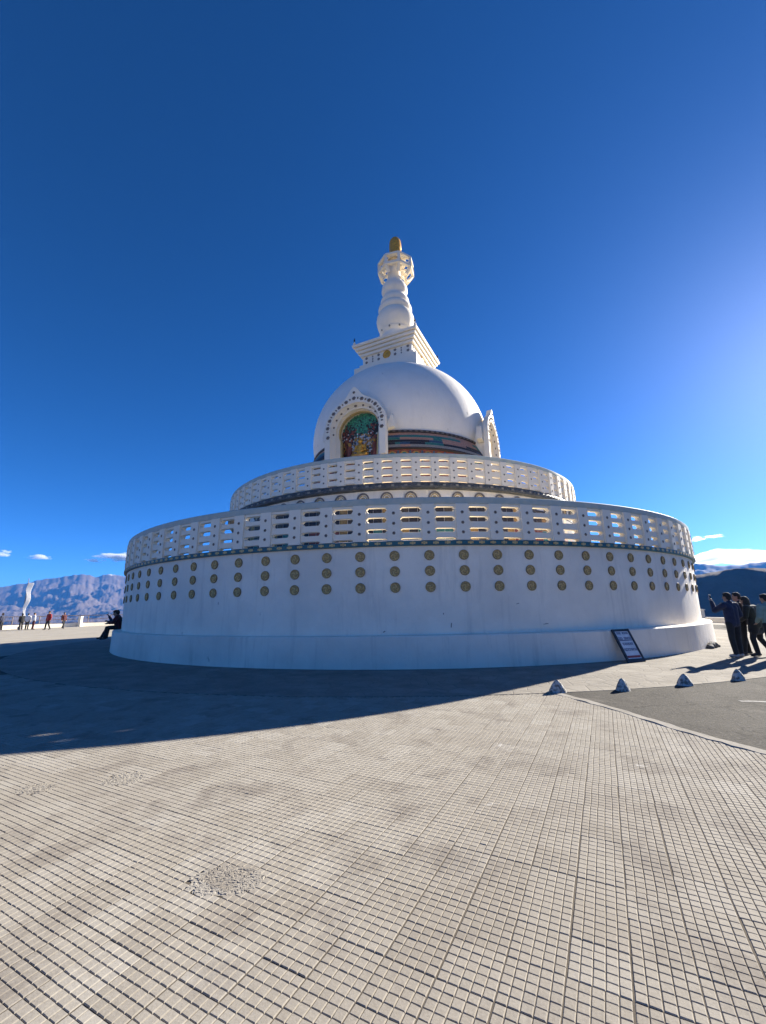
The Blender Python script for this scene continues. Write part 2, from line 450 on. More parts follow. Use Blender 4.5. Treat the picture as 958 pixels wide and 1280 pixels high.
# ------------------------------------------------------------------ terrain
def vnoise(x, y, seed=0):
    xi = np.floor(x).astype(np.int64); yi = np.floor(y).astype(np.int64)
    xf = x - xi; yf = y - yi
    def h(a, b):
        n = (a * 374761393 + b * 668265263 + seed * 1442695041) & 0x7fffffff
        n = ((n ^ (n >> 13)) * 1274126177) & 0x7fffffff
        return ((n ^ (n >> 16)) & 0xffff) / 65535.0
    u = xf * xf * xf * (xf * (xf * 6 - 15) + 10); v = yf * yf * yf * (yf * (yf * 6 - 15) + 10)
    return (h(xi, yi) * (1 - u) + h(xi + 1, yi) * u) * (1 - v) + (h(xi, yi + 1) * (1 - u) + h(xi + 1, yi + 1) * u) * v
def fbm(x, y, oct=6, seed=0, ridged=False, g=.5):
    s = np.zeros_like(x); a = 1.0; t = 0
    for k in range(oct):
        n = vnoise(x * 2 ** k + 17.3 * k, y * 2 ** k - 9.1 * k, seed + k)
        if ridged: n = 1 - np.abs(2 * n - 1)
        s += a * n; t += a; a *= g
    return s / t
def sstep(a, b, x):
    t = np.clip((x - a) / (b - a), 0, 1); return t * t * (3 - 2 * t)

def build_terrain():
    az = np.concatenate([np.arange(-180, -62, 2.0), np.arange(-62, -26, .09), np.arange(-26, 26, .8), np.arange(26, 62, .12), np.arange(62, 180, 2.0)])
    rr = np.concatenate([[0.5, 20, 44, 50], np.geomspace(56, 700, 26), np.geomspace(740, 3200, 60), np.geomspace(3260, 9300, 130)])
    A, RR = np.meshgrid(np.radians(az), rr, indexing='ij')
    X = RR * np.sin(A); Y = RR * np.cos(A) - 26.5
    deg = np.degrees(A)
    z = -5 - 165 * sstep(48, 620, RR)
    z += (fbm(X / 90, Y / 90, 5, 3) - .5) * 26 * sstep(60, 300, RR)
    # near dark hill on the right, beyond the terrace
    hillA = sstep(14, 33, deg) * (1 - sstep(95, 125, deg))
    crest = 0.0493 + .0052 * np.sin((deg - 31) * .23) + .0105 * sstep(36.5, 43, deg)
    crest = crest + (fbm(deg / 4.0, deg * 0 + 3.3, 4, 21) - .5) * .007
    prof = np.where(RR < 1150, np.clip((RR - 820) / 330., 0, 1) ** 1.15, np.clip(1 - (RR - 1150) / 1100., 0, 1) * .9 + .1)
    hill = hillA * prof * (crest * 1150 + 172)
    hill *= 1 + .10 * (fbm(X / 130, Y / 130, 6, 9, True) - .62) * (1 - np.exp(-((RR - 1150) / 260.) ** 2) * .6)
    z = z + hill
    # far ranges all round
    e = np.interp(deg, [-180, -90, -60, -50, -46, -45.2, -43.6, -42.4, -40.4, -39.2, -38.5, -37.4, -36.6, -35.6, -34.6, -33, -30, 0, 25, 30, 34.5, 36.4, 38, 40.3, 44, 50, 60, 90, 180],
                  [2.6, 3.0, 3.2, 3.0, 2.9, 2.75, 3.05, 3.5, 3.8, 4.25, 4.3, 3.95, 4.2, 4.35, 4.15, 3.9, 3.6, 3.2, 3.9, 4.2, 4.05, 3.75, 3.45, 3.75, 3.9, 3.6, 3.3, 3.0, 2.6])
    Rr = 6900 + 700 * (fbm(deg / 7, deg * 0 + 1.7, 3, 5) - .5)
    H = np.tan(np.radians(e)) * Rr + 175 + (fbm(deg * 1.3, deg * 0 + 8.1, 5, 31) - .5) * 45
    t = np.clip((RR - 3200) / (Rr - 3200), 0, 1)
    body = np.where(RR <= Rr, .62 * t ** 1.55 + .38 * t ** 4, 1 - .55 * sstep(0, 2600, RR - Rr))
    gul = fbm(X / 620, Y / 620, 8, 41, True, .6)
    rid = 1 + (gul - .66) * 1.1 * (1 - np.abs(2 * t - 1) ** 2.2) * (RR <= Rr)
    z = z + H * body * rid
    foot = np.exp(-((RR - 4300) / 600.) ** 2) * (fbm(X / 700, Y / 700, 6, 77, True) - .45) * 190
    z = z + np.maximum(foot, 0)
    V = np.stack([X, Y, z], -1).reshape(-1, 3)
    na, nr = A.shape
    i = np.arange(na)[:, None]; j = np.arange(nr - 1)[None]
    i2 = (i + 1) % na
    F = np.stack([i * nr + j, i * nr + j + 1, i2 * nr + j + 1, i2 * nr + j], -1).reshape(-1, 4)
    me = np_mesh('terrain', V, F)
    me.materials.append(M['terrain'])
    me.polygons.foreach_set('use_smooth', [True] * len(me.polygons))
    o = bpy.data.objects.new('terrain', me); col.objects.link(o)
    tag(o, kind='structure')
build_terrain()

def build_haze():
    b = MB(); b.box((0, 0, 165), (19200, 19200, 930))
    m = bpy.data.materials.new('mountain_air'); m.use_nodes = True
    t = m.node_tree
    t.nodes.remove(t.nodes['Principled BSDF'])
    v = t.nodes.new('ShaderNodeVolumePrincipled')
    v.inputs['Color'].default_value = (.07, .30, .85, 1)
    v.inputs['Density'].default_value = 7.2e-5
    v.inputs['Anisotropy'].default_value = 0.0
    t.links.new(v.outputs[0], t.nodes['Material Output'].inputs['Volume'])
    o = b.build('haze', m, None, False)
    tag(o, kind='stuff')
build_haze()

# ------------------------------------------------------------------ plaza sheets
def sheet(name, pts, z, mat, kind='structure', skirt=None):
    """flat polygon (fan-safe via bmesh triangulate), optional skirt down"""
    bm = bmesh.new()
    vs = [bm.verts.new((x, y, z)) for x, y in pts]
    f = bm.faces.new(vs)
    if f.normal.z < 0: f.normal_flip()
    if skirt is not None:
        lo = [bm.verts.new((x, y, skirt)) for x, y in pts]
        n = len(pts)
        for i in range(n): bm.faces.new((vs[i], lo[i], lo[(i + 1) % n], vs[(i + 1) % n]))
    bmesh.ops.triangulate(bm, faces=[q for q in bm.faces if len(q.verts) > 4])
    bmesh.ops.recalc_face_normals(bm, faces=bm.faces)
    me = bpy.data.meshes.new(name); bm.to_mesh(me); bm.free(); me.materials.append(mat)
    o = bpy.data.objects.new(name, me); col.objects.link(o)
    if kind: tag(o, kind=kind)
    return o

def rim(a):      # terrace outline radius by azimuth (deg from -Y towards +X): wide to the left, close on the right
    return np.interp(((a + 180) % 360) - 180, [-180, -150, -130, -90, -60, 0, 50, 80, 100, 130, 160, 180], [40, 47.5, 48.5, 50, 60, 70, 45, 30, 27, 27, 32, 40])
outline = [polar(float(rim(a)), R(a))[:2] for a in range(-180, 180, 3)]
sheet('plaza', outline, -.006, M['concrete'], skirt=-9)

# flagged ring round the stupa
RING = 18.55
b = MB(); b.lathe([(14.0, .004), (RING, .004), (RING, -.02)], 180)
o = b.build('ring_pavement', M['ring'], None, False); tag(o, kind='structure')

# asphalt on the right, edged by a kerb
kerb = [(2.72, -18.40), (2.83, -18.62), (3.00, -19.1), (3.22, -19.75), (3.42, -20.6), (3.66, -21.3), (4.05, -22.2), (4.75, -23.6), (5.9, -25.6), (7.6, -28.0), (10.5, -31.5)]
asp = list(kerb) + [(20, -33), (31, -24)]
for a in range(52, 118, 4): asp.append(polar(23.0 if a > 66 else float(np.interp(a, [52, 66], [36, 23])), R(a))[:2])
for a in range(116, 8, -2):
    asp.append(polar(float(np.interp(a, [20, 60, 80], [RING + .02, RING + .02, 18.0])), R(a))[:2])
sheet('road', asp, .001, M['asphalt'])

b = MB()
def strip(b, pts, wd, z0, z1, mat=0, jit=0.0):
    L = [Vector((x, y, 0)) for x, y in pts]
    fine = []
    for p, q in zip(L[:-1], L[1:]):
        n = max(2, int((q - p).length / .12))
        fine += [p.lerp(q, i / n) for i in range(n)]
    fine.append(L[-1])
    vs = []
    for i, p in enumerate(fine):
        d = (fine[min(i + 1, len(fine) - 1)] - fine[max(i - 1, 0)]).normalized(); nn = Vector((d.y, -d.x, 0))
        a = -wd / 2 + random.uniform(-jit, jit); c = wd / 2 + random.uniform(-jit, jit)
        zz = z1 + random.uniform(-jit, jit) * .25
        vs += [p + nn * a + Vector((0, 0, z0)), p + nn * a * .85 + Vector((0, 0, zz)), p + nn * c * .85 + Vector((0, 0, zz)), p + nn * c + Vector((0, 0, z0))]
    fs = []
    for i in range(len(fine) - 1):
        for k in range(3): fs.append((4 * i + k, 4 * i + k + 1, 4 * i + k + 5, 4 * i + k + 4))
    b.add(vs, fs, mat)
strip(b, kerb, .15, -.01, .0075, 0, .022)
o = b.build('kerb', M['kerb'], None, True); tag(o, kind='structure')

def paint(pts, z=.012):
    bm = MB(); n = len(pts) // 2
    vs = [(x, y, z) for x, y in pts]
    return vs
b = MB()
def ragged(b, p, q, wd, z):
    p = Vector((*p, z)); q = Vector((*q, z)); d = q - p; nn = Vector((d.y, -d.x, 0)).normalized(); n = 14
    vs = []
    for i in range(n + 1):
        c = p + d * i / n
        vs += [c - nn * wd * random.uniform(.3, .55), c + nn * wd * random.uniform(.3, .55)]
    b.add(vs, [(2 * i, 2 * i + 1, 2 * i + 3, 2 * i + 2) for i in range(n)])
ragged(b, (5.35, -19.15), (6.4, -19.35), .11, .005); ragged(b, (6.5, -19.25), (8.3, -19.6), .13, .005); ragged(b, (3.95, -21.6), (4.5, -21.3), .16, .005)
ragged(b, (6.6, -18.2), (9.5, -16.9), .12, .005)
o = b.build('road_marking', M['roadpaint'], None, False); tag(o, kind='structure')

# chequered tile paving: every 5 cm stud is real relief
def build_paving():
    th = R(-25.0); ca, sa = math.cos(th), math.sin(th)
    P = .05
    ctr = np.array([-3.0, -21.5])
    n = 420
    ii, jj = np.meshgrid(np.arange(-n, n), np.arange(-n, n), indexing='ij')
    lx = (ii + .5) * P; ly = (jj + .5) * P
    wx = ctr[0] + ca * lx - sa * ly; wy = ctr[1] + sa * lx + ca * ly
    kx = np.interp(-wy, [-k[1] for k in kerb], [k[0] for k in kerb])
    keep = (np.hypot(wx, wy) > RING + .03) & (wx < kx - .02) & (wy > -26.9) & (wx > -15.5) & (np.hypot(wx, wy + 26.5) < 15.5)
    def patch(cx, cy, ra, rb):
        return ((wx - cx) / ra) ** 2 + ((wy - cy) / rb) ** 2 < 1 + .5 * (RNG.random(wx.shape) - .5)
    patches = [(-1.09, -23.69, .21, .13), (-2.72, -22.2, .17, .15), (-3.4, -22.42, .16, .11)]
    for p in patches: keep &= ~patch(*p)
    i = ii[keep]; j = jj[keep]; cx = lx[keep]; cy = ly[keep]
    ti = np.floor_divide(i, 5); tj = np.floor_divide(j, 5)
    def th_(a, b_, s):
        n_ = (a * 73856093 ^ b_ * 19349663 ^ s * 83492791) & 0x7fffffff
        n_ = ((n_ ^ (n_ >> 13)) * 1274126177) & 0x7fffffff
        return ((n_ ^ (n_ >> 16)) & 0xffff) / 65535.0 - .5
    # each tile sits a little askew: offset, level and tilt
    dx = th_(ti, tj, 1) * .0045; dy = th_(ti, tj, 2) * .0045
    tz = th_(ti, tj, 3) * .0010
    tx = th_(ti, tj, 4) * .007; ty = th_(ti, tj, 5) * .007
    ox = cx - (ti * 5 + 2.5) * P; oy = cy - (tj * 5 + 2.5) * P
    k = len(cx)
    top = .0210 + (RNG.random((k, 4)) - .5) * .0022
    bot = .0247
    # seam cells are a bit cut short at the tile joint
    x0 = np.where(i % 5 == 0, .0022, 0); x1 = np.where(i % 5 == 4, .0022, 0)
    y0 = np.where(j % 5 == 0, .0009, 0); y1 = np.where(j % 5 == 4, .0009, 0)
    zt = tz + tx * ox + ty * oy + (RNG.random(k) - .5) * .0008
    worn = RNG.random(k) < .0015
    zt = np.where(worn, zt - .0025, zt)
    zb = np.full(k, -.0052)
    sx = np.array([-1, 1, 1, -1]); sy = np.array([-1, -1, 1, 1])
    topx = top - .0008
    V = np.zeros((k, 8, 3))
    for q in range(4):
        ex = np.where(sx[q] < 0, -(bot - x0), bot - x1); ey = np.where(sy[q] < 0, -(bot - y0), bot - y1)
        V[:, q, 0] = cx + dx + ex; V[:, q, 1] = cy + dy + ey; V[:, q, 2] = zb
        fx = np.where(sx[q] < 0, -(topx[:, q] - x0), topx[:, q] - x1); fy = np.where(sy[q] < 0, -(top[:, (q + 1) % 4] - y0), top[:, (q + 1) % 4] - y1)
        V[:, 4 + q, 0] = cx + dx + fx; V[:, 4 + q, 1] = cy + dy + fy; V[:, 4 + q, 2] = zt
    base = np.arange(k)[:, None, None] * 8
    quad = np.array([[4, 5, 6, 7], [0, 1, 5, 4], [1, 2, 6, 5], [2, 3, 7, 6], [3, 0, 4, 7]])
    F = (base + quad[None]).reshape(-1, 4)
    V = V.reshape(-1, 3)
    # dirt-filled bed below the studs and stone chips where the studs are broken away
    extraV = []; extraF = []
    def local(x, y): return ((x - ctr[0]) * ca + (y - ctr[1]) * sa, -(x - ctr[0]) * sa + (y - ctr[1]) * ca)
    base_i = len(V)
    for px, py, ra, rb in patches:      # crumbled bedding that the chips lie in
        c0 = base_i + len(extraV); extraV.append((*local(px, py), -.0003))
        for q in range(28):
            a = 2 * PI * q / 28; k_ = random.uniform(.92, 1.14)
            extraV.append((*local(px + ra * k_ * math.cos(a), py + rb * k_ * math.sin(a)), -.0020))
        for q in range(0, 28, 2): extraF.append((c0, c0 + 1 + q, c0 + 1 + (q + 1) % 28, c0 + 1 + (q + 2) % 28))
    for (px, py, ra, rb), cnt in zip(patches, (420, 220, 200)):
        for _ in range(cnt):
            a = random.uniform(0, 2 * PI); rr = math.sqrt(random.random())
            x, y = local(px + ra * 1.05 * rr * math.cos(a), py + rb * 1.05 * rr * math.sin(a))
            L = random.uniform(.016, .042); wd = random.uniform(.006, .0105); an = random.uniform(0, PI); bend = random.uniform(-1.2, 1.2)
            ring = []
            for s in range(5):
                t = (s / 4 - .5) * L; aa = an + bend * (s / 4 - .5)
                mx = x + t * math.cos(aa); my = y + t * math.sin(aa); ww = wd * (.55 if s in (0, 4) else 1)
                nx, ny = -math.sin(aa), math.cos(aa)
                ring.append([(mx - nx * ww, my - ny * ww, -.006), (mx - nx * ww * .6, my - ny * ww * .6, .0012 + random.uniform(-.0012, .0012)),
                             (mx + nx * ww * .6, my + ny * ww * .6, .0012 + random.uniform(-.0012, .0012)), (mx + nx * ww, my + ny * ww, -.006)])
            o_ = base_i + len(extraV)
            for rg in ring: extraV.extend(rg)
            for s in range(4):
                for q in range(3): extraF.append((o_ + 4 * s + q, o_ + 4 * (s + 1) + q, o_ + 4 * (s + 1) + q + 1, o_ + 4 * s + q + 1))
            extraF.append((o_, o_ + 1, o_ + 2, o_ + 3)); extraF.append((o_ + 16, o_ + 19, o_ + 18, o_ + 17))
    V = np.concatenate([V, np.array(extraV)]); F = np.concatenate([F, np.array(extraF)])
    me = np_mesh('tile_pavement', V, F); me.materials.append(M['tiles'])
    me.polygons.foreach_set('use_smooth', [False] * len(me.polygons))
    o = bpy.data.objects.new('tile_pavement', me); col.objects.link(o)
    o.location = (ctr[0], ctr[1], 0); o.rotation_euler = (0, 0, th)
    tag(o, kind='structure')
    # bed sheet just under the studs
    pts = [(-15.5, -27)] + [(k_[0] - .02, k_[1]) for k_ in reversed(kerb) if k_[1] > -27]
    pts += [polar(RING - .1, R(a))[:2] for a in range(8, -60, -2)] + [(-15.6, -11)]
    bed = sheet('tile_bed', [(5.9, -27)] + pts[1:] + [pts[0]], -.0043, M['ring'])
    bed.data.materials[0] = M['bed']
M['bed'] = m_ground('groove_dirt', (.10, .085, .068), (.14, .12, .095), (.07, .06, .048), 2, None, 60, .4, .003)
build_paving()

# ------------------------------------------------------------------ the stupa
ST = empty('stupa')
tag(ST, 'huge white domed stupa on two round balustraded terraces with a gold tipped spire', 'stupa')

# plinth
b = MB(); prof = [(15.24, -.05), (15.235, .35), (15.23, .80), (15.205, .830), (14.85, .838)]
b.lathe(prof, 240); b.build('plinth', M['plinth'], ST, True, 25)
# lower drum
b = MB(); b.lathe([(14.90, .80), (14.91, 1.0), (14.95, 3.262), (14.95, 3.30), (14.7, 3.31), (10.0, 3.31)], 240); b.build('drum_wall', M['wall'], ST)
# chipped and scratched spots in the render
for az_, z_, w_, h_ in ((5.05, 1.12, .035, .20), (4.3, 1.42, .03, .14), (-2.0, .93, .05, .05), (12.4, 1.62, .09, .04), (15.6, 1.05, .16, .03)):
    b = MB(); rnd = random.Random(int(az_ * 10)); n = 14
    pts = [(w_ * (.5 + rnd.uniform(-.3, .3)) * math.cos(2 * PI * i / n) + .3 * w_ * math.sin(2 * PI * i / n), h_ * (.5 + rnd.uniform(-.12, .12)) * math.sin(2 * PI * i / n)) for i in range(n)]
    b.prism(pts, -.004, .02)
    o = b.build('chipped_spot', M['chip'], ST, False); o.location = polar(14.905 + (z_ - 1.0) / 2.262 * .04, R(az_), z_); o.rotation_euler = (0, 0, R(az_))
# teal flower band
b = MB(); b.lathe([(14.95, 3.255), (15.06, 3.262), (15.065, 3.385), (14.95, 3.392)], 288)
for k in range(288):
    a = R(k * 1.25)
    p = Vector(polar(15.068, a, 3.323)); rot = Matrix.Rotation(a, 3, 'Z')
    for q in range(-1, 2):
        b.box(p + rot @ Vector((q * .055, 0, 0)), (.05, .012, .055 if q else .085), 1, rot)
b.build('flower_band', [M['teal'], M['goldflower']], ST)

# medallions
def medallion_mesh(rad=.142):
    b = MB()
    prof = [(rad, 0), (rad, .025), (rad * .93, .034), (rad * .84, .026), (rad * .82, .010), (0.001, .010)]
    def L(prof, mats):
        n = 28; vs = []
        for r, y in prof:
            for i in range(n): vs.append((r * math.cos(2 * PI * i / n), -y, r * math.sin(2 * PI * i / n)))
        for j in range(len(prof) - 1):
            b.add(vs, [(j * n + i, j * n + (i + 1) % n, (j + 1) * n + (i + 1) % n, (j + 1) * n + i) for i in range(n)], mats[j])
    L(prof, [1, 1, 0, 1, 2])
    for k in range(3):      # swirling petals in gold
        for q in range(5):
            a = k * 2 * PI / 3 + q * .30; rr = rad * (.22 + .11 * q)
            b.ell((rr * math.cos(a), -.016, rr * math.sin(a)), (rad * .17, .012, rad * .12), Matrix.Rotation(-a - 1.0, 3, 'Y'), 8, 5, 0)
    b.ell((0, -.018, 0), (rad * .2, .016, rad * .2), None, 10, 6, 0)
    for q in range(10):
        a = q * PI / 5
        b.ell((rad * .72 * math.cos(a), -.014, rad * .72 * math.sin(a)), (rad * .09, .009, rad * .09), None, 6, 4, 0)
    return b
med = None
STEP = 3.75
for k in range(-16, 17):
    a = R(-.72 + STEP * k)
    for z in (2.985, 2.55, 2.105):
        rr = 14.91 + (z - 1.0) / 2.262 * .04
        if med is None:
            med = medallion_mesh().build('medallion', [M['goldflower'], M['brass'], M['olive2']], ST)
            med.location = polar(rr, a, z); med.rotation_euler = (0, 0, a)
        else:
            c = inst(med, polar(rr, a, z), a, ST)
            c.rotation_euler = (0, random.choice((0, .4, .9, 1.5, 2.1)), a)

# balustrades with hexagonal slots
def balustrade(Rr, z_lo, slots, z_cop0, z_cop1, n, off, post_deg, name_mats, thick, ros_z, ros_r, cop_out):
    step = 360.0 / n
    half = post_deg / 2
    b = MB()
    sets = [z_lo]
    rails = []
    lo = None
    edges = [(None, z_lo)] + list(slots) + [(z_cop0, None)]
    slope = thick * math.tan(R(11))
    for q in range(len(edges) - 1):
        bot = edges[q]; top = edges[q + 1]
        rails.append((bot, top))
    bay = step - post_deg
    e = min(.24, bay * .11)
    ts = [0, e, bay * .5, bay - e, bay]
    for (bt, tp) in rails:
        ring = []
        for k in range(n):
            a0 = off + k * step + half
            for ti, t in enumerate(ts):
                end = ti in (0, 4)
                # lower boundary = top of the slot below ; upper boundary = bottom of the slot above
                if bt[0] is None: zl = bt[1]
                else: zl = (bt[0] + bt[1]) / 2 if end else bt[1]
                if tp[1] is None: zh = tp[0]; drop = 0
                else:
                    zh = (tp[0] + tp[1]) / 2 if end else tp[0]; drop = 0 if end else slope
                a = R(a0 + t)
                ring.append([polar(Rr, a, zl), polar(Rr, a, zh - drop), polar(Rr - thick, a, zh), polar(Rr - thick, a, zl)])
        vs = [p for r_ in ring for p in r_]; fs = []; m = len(ring)
        for i in range(m):
            i2 = (i + 1) % m
            post_zone = i % 5 == 4
            for c in range(4):
                if post_zone and ((c == 1 and tp[1] is not None) or (c == 3 and bt[0] is not None)): continue
                fs.append((4 * i + c, 4 * i + (c + 1) % 4, 4 * i2 + (c + 1) % 4, 4 * i2 + c))
        b.add(vs, fs)
    b.weld = True
    bal = b.build('balustrade', M['white'], ST)
    # coping
    c = MB()
    c.lathe([(Rr - thick - .03, z_cop0), (Rr + cop_out * .6, z_cop0), (Rr + cop_out, z_cop0 + .03), (Rr + cop_out, z_cop1 - .025), (Rr + cop_out - .03, z_cop1), (Rr - thick - .03, z_cop1), (Rr - thick - .03, z_cop0)], n * 2, mats=[0, 0, 0, 0, 0, 1])
    c.build('coping', [M['jade'], M['white']], bal)
    # posts
    p = MB(); wdt = 2 * Rr * math.sin(R(half)) * .98
    H0 = z_lo + .003; H1 = z_cop0 - .003
    p.box((0, thick / 2 - .03, (H0 + H1) / 2), (wdt, thick + .06, H1 - H0))
    for z in ros_z:
        y = -.061
        for q in range(6):
            aa = q * PI / 3
            p.ell((ros_r * .62 * math.cos(aa), y, z + ros_r * .62 * math.sin(aa)), (ros_r * .34, .012, ros_r * .34), None, 8, 5, 1)
        p.ell((0, y - .004, z), (ros_r * .36, .016, ros_r * .36), None, 8, 5, 2)
    po = p.build('post', [M['white'], M['rosette'], M['rosette_d']], bal)
    first = True
    for k in range(n):
        a = R(off + k * step)
        if first:
            po.location = polar(Rr, a); po.rotation_euler = (0, 0, a); first = False
        else: inst(po, polar(Rr, a), a, bal)
    return bal
balustrade(15.0, 3.394, [(3.415, 3.475), (3.668, 3.756), (3.97, 4.095), (4.258, 4.385)], 4.455, 4.66, 96, -.72, 1.44, None, .16, (3.62, 3.90, 4.20), .052, .035)

# upper drum, floor, fringe, ring ornaments
b = MB(); b.lathe([(10.3, 3.25), (10.3, 6.28), (10.42, 6.40), (10.40, 6.5), (6.0, 6.5)], 180); b.build('upper_drum_wall', M['wall'], ST)
b = MB()
b.lathe([(10.30, 6.26), (10.56, 6.285), (10.57, 6.36)], 180, 0)
b.lathe([(10.57, 6.363), (10.545, 6.47), (10.53, 6.51), (10.40, 6.515)], 180, 0)
for k in range(252):
    a = R(k * 360 / 252)
    b.box(polar(10.572, a, 6.39), (.12, .03, .075), 1 if k % 2 else 0, Matrix.Rotation(a, 3, 'Z'))
b.build('fringe_band', [M['fringe'], M['fringe_lt']], ST)
orn = None
for k in range(66):
    a = R(2.53 + k * 360 / 66)
    if orn is None:
        b = MB(); n = 20
        def arc(r0, r1, y, mat):
            vs = []
            for i in range(n + 1):
                t = 2 * PI * i / n
                vs += [(r0 * math.cos(t), y, r0 * math.sin(t)), (r1 * math.cos(t), y, r1 * math.sin(t)), (r0 * math.cos(t), .01, r0 * math.sin(t)), (r1 * math.cos(t), .01, r1 * math.sin(t))]
            fs = []
            for i in range(n):
                o_ = 4 * i
                fs += [(o_, o_ + 1, o_ + 5, o_ + 4), (o_, o_ + 4, o_ + 6, o_ + 2), (o_ + 1, o_ + 3, o_ + 7, o_ + 5)]
            b.add(vs, fs, mat)
        arc(.20, .26, -.045, 0); arc(.13, .165, -.03, 1)
        b.ell((0, 0, 0), (.09, .03, .09), None, 12, 6, 1)
        orn = b.build('ring_ornament', [M['rosette'], M['goldflower']], ST)
        orn.location = polar(10.3, a, 5.93); orn.rotation_euler = (0, 0, a)
    else: inst(orn, polar(10.3, a, 5.93), a, ST)
# painted frieze seen through the lower slots
b = MB()
for k in range(180):
    a0, a1 = R(2 * k), R(2 * k + 1.9)
    c = random.choice((0, 5, 5, 5, 2, 1))
    b.lathe([(10.315, 4.20), (10.32, 4.78)], 1, c, a0=a0, a1=a1); b.lathe([(10.32, 4.80), (10.325, 5.62)], 1, random.choice((5, 2, 5, 5, 6, 6)), a0=a0, a1=a1)
b.lathe([(10.31, 5.635), (10.345, 5.65), (10.345, 5.70), (10.31, 5.72)], 120, 5)
b.build('painted_frieze', [M['m_red'], M['m_green'], M['m_ochre'], M['m_pink'], M['m_blue'], M['m_dark'], M['m_brown']], ST)
balustrade(10.48, 6.52, [(6.53, 6.58), (6.81, 6.885), (7.145, 7.22), (7.435, 7.51)], 7.60, 7.785, 84, -.45, 1.75, None, .13, (6.72, 7.03, 7.36), .045, .03)

# dome
DX = .10
def in_niche(x, y, z):      # the two niches are hollow, so the dome and mural drum stop at their vaults
    for a in (R(-23), R(67)):
        lx = (x - DX) * math.cos(a) + y * math.sin(a); ly = -(x - DX) * math.sin(a) + y * math.cos(a)
        if ly < 0 and ((z < 11.22 and abs(lx) < 1.5) or (z >= 11.22 and math.hypot(lx, z - 11.22) < 1.5)): return True
    return False
def dome_r(z): return 5.84 * math.sqrt(max(0, 1 - ((z - 12.2) / 5.5) ** 2))
b = MB(); prof = [(5.72, 10.7)] + [(dome_r(10.7 + t * (17.68 - 10.7)), 10.7 + t * (17.68 - 10.7)) for t in [i / 64 for i in range(1, 65)]] + [(.01, 17.70)]
b.lathe(prof, 288, c=(DX, 0, 0)); b.cut(in_niche); b.build('dome', M['dome'], ST)
# mural drum under the dome
b = MB(); cc = (DX, 0, 0)
b.lathe([(5.66, 10.98), (5.80, 10.96), (5.80, 10.84), (5.74, 10.82)], 128, 0, c=cc)
for k in range(120):
    a = R(3 * k); p = Vector(polar(5.805, a, 10.90)) + Vector(cc); b.box(p, (.15, .03, .06), 5, Matrix.Rotation(a, 3, 'Z'))
rows = [(5.77 + .085 * q, 10.81 - .17 * q, 5.845 + .085 * q, 10.648 - .17 * q) for q in range(6)]
for q, (r0, z0, r1, z1) in enumerate(rows):
    k = 0
    while k < 144:
        run = random.choice((2, 3, 4, 6))
        c = random.choice(((1, 1, 7, 1), (2, 2, 1, 3), (2, 1, 3, 1), (3, 0, 0, 1), (2, 3, 0, 0), (1, 7, 7, 6))[q])
        a0 = R(2.5 * k); a1 = R(2.5 * min(k + run, 144))
        b.lathe([(r0, z0), (r1, z1)], run * 2, c, a0=a0, a1=a1, c=cc); k += run
b.lathe([(6.28, 9.79), (6.28, 9.72), (6.10, 9.70)], 128, 0, c=cc)
b.lathe([(6.10, 9.70), (6.10, 8.6), (6.10, 6.45)], 288, 4, c=cc)
for k in range(60):
    a = R(6 * k + 2); rot = Matrix.Rotation(a, 3, 'Z'); p = Vector(polar(6.11, a, 9.40)) + Vector(cc)
    b.ell(p, (.24, .05, .24), rot, 14, 8, 6); b.ell(p + rot @ Vector((0, -.035, 0)), (.15, .05, .15), rot, 10, 6, 2)
    b.box(Vector(polar(6.11, a + R(3), 9.30)) + Vector(cc), (.1, .05, .7), 3, rot)
b.cut(in_niche)
b.build('mural_drum', [M['m_dark'], M['m_pink'], M['m_green'], M['m_blue'], M['m_red'], M['rosette'], M['m_ochre'], M['m_tan']], ST)

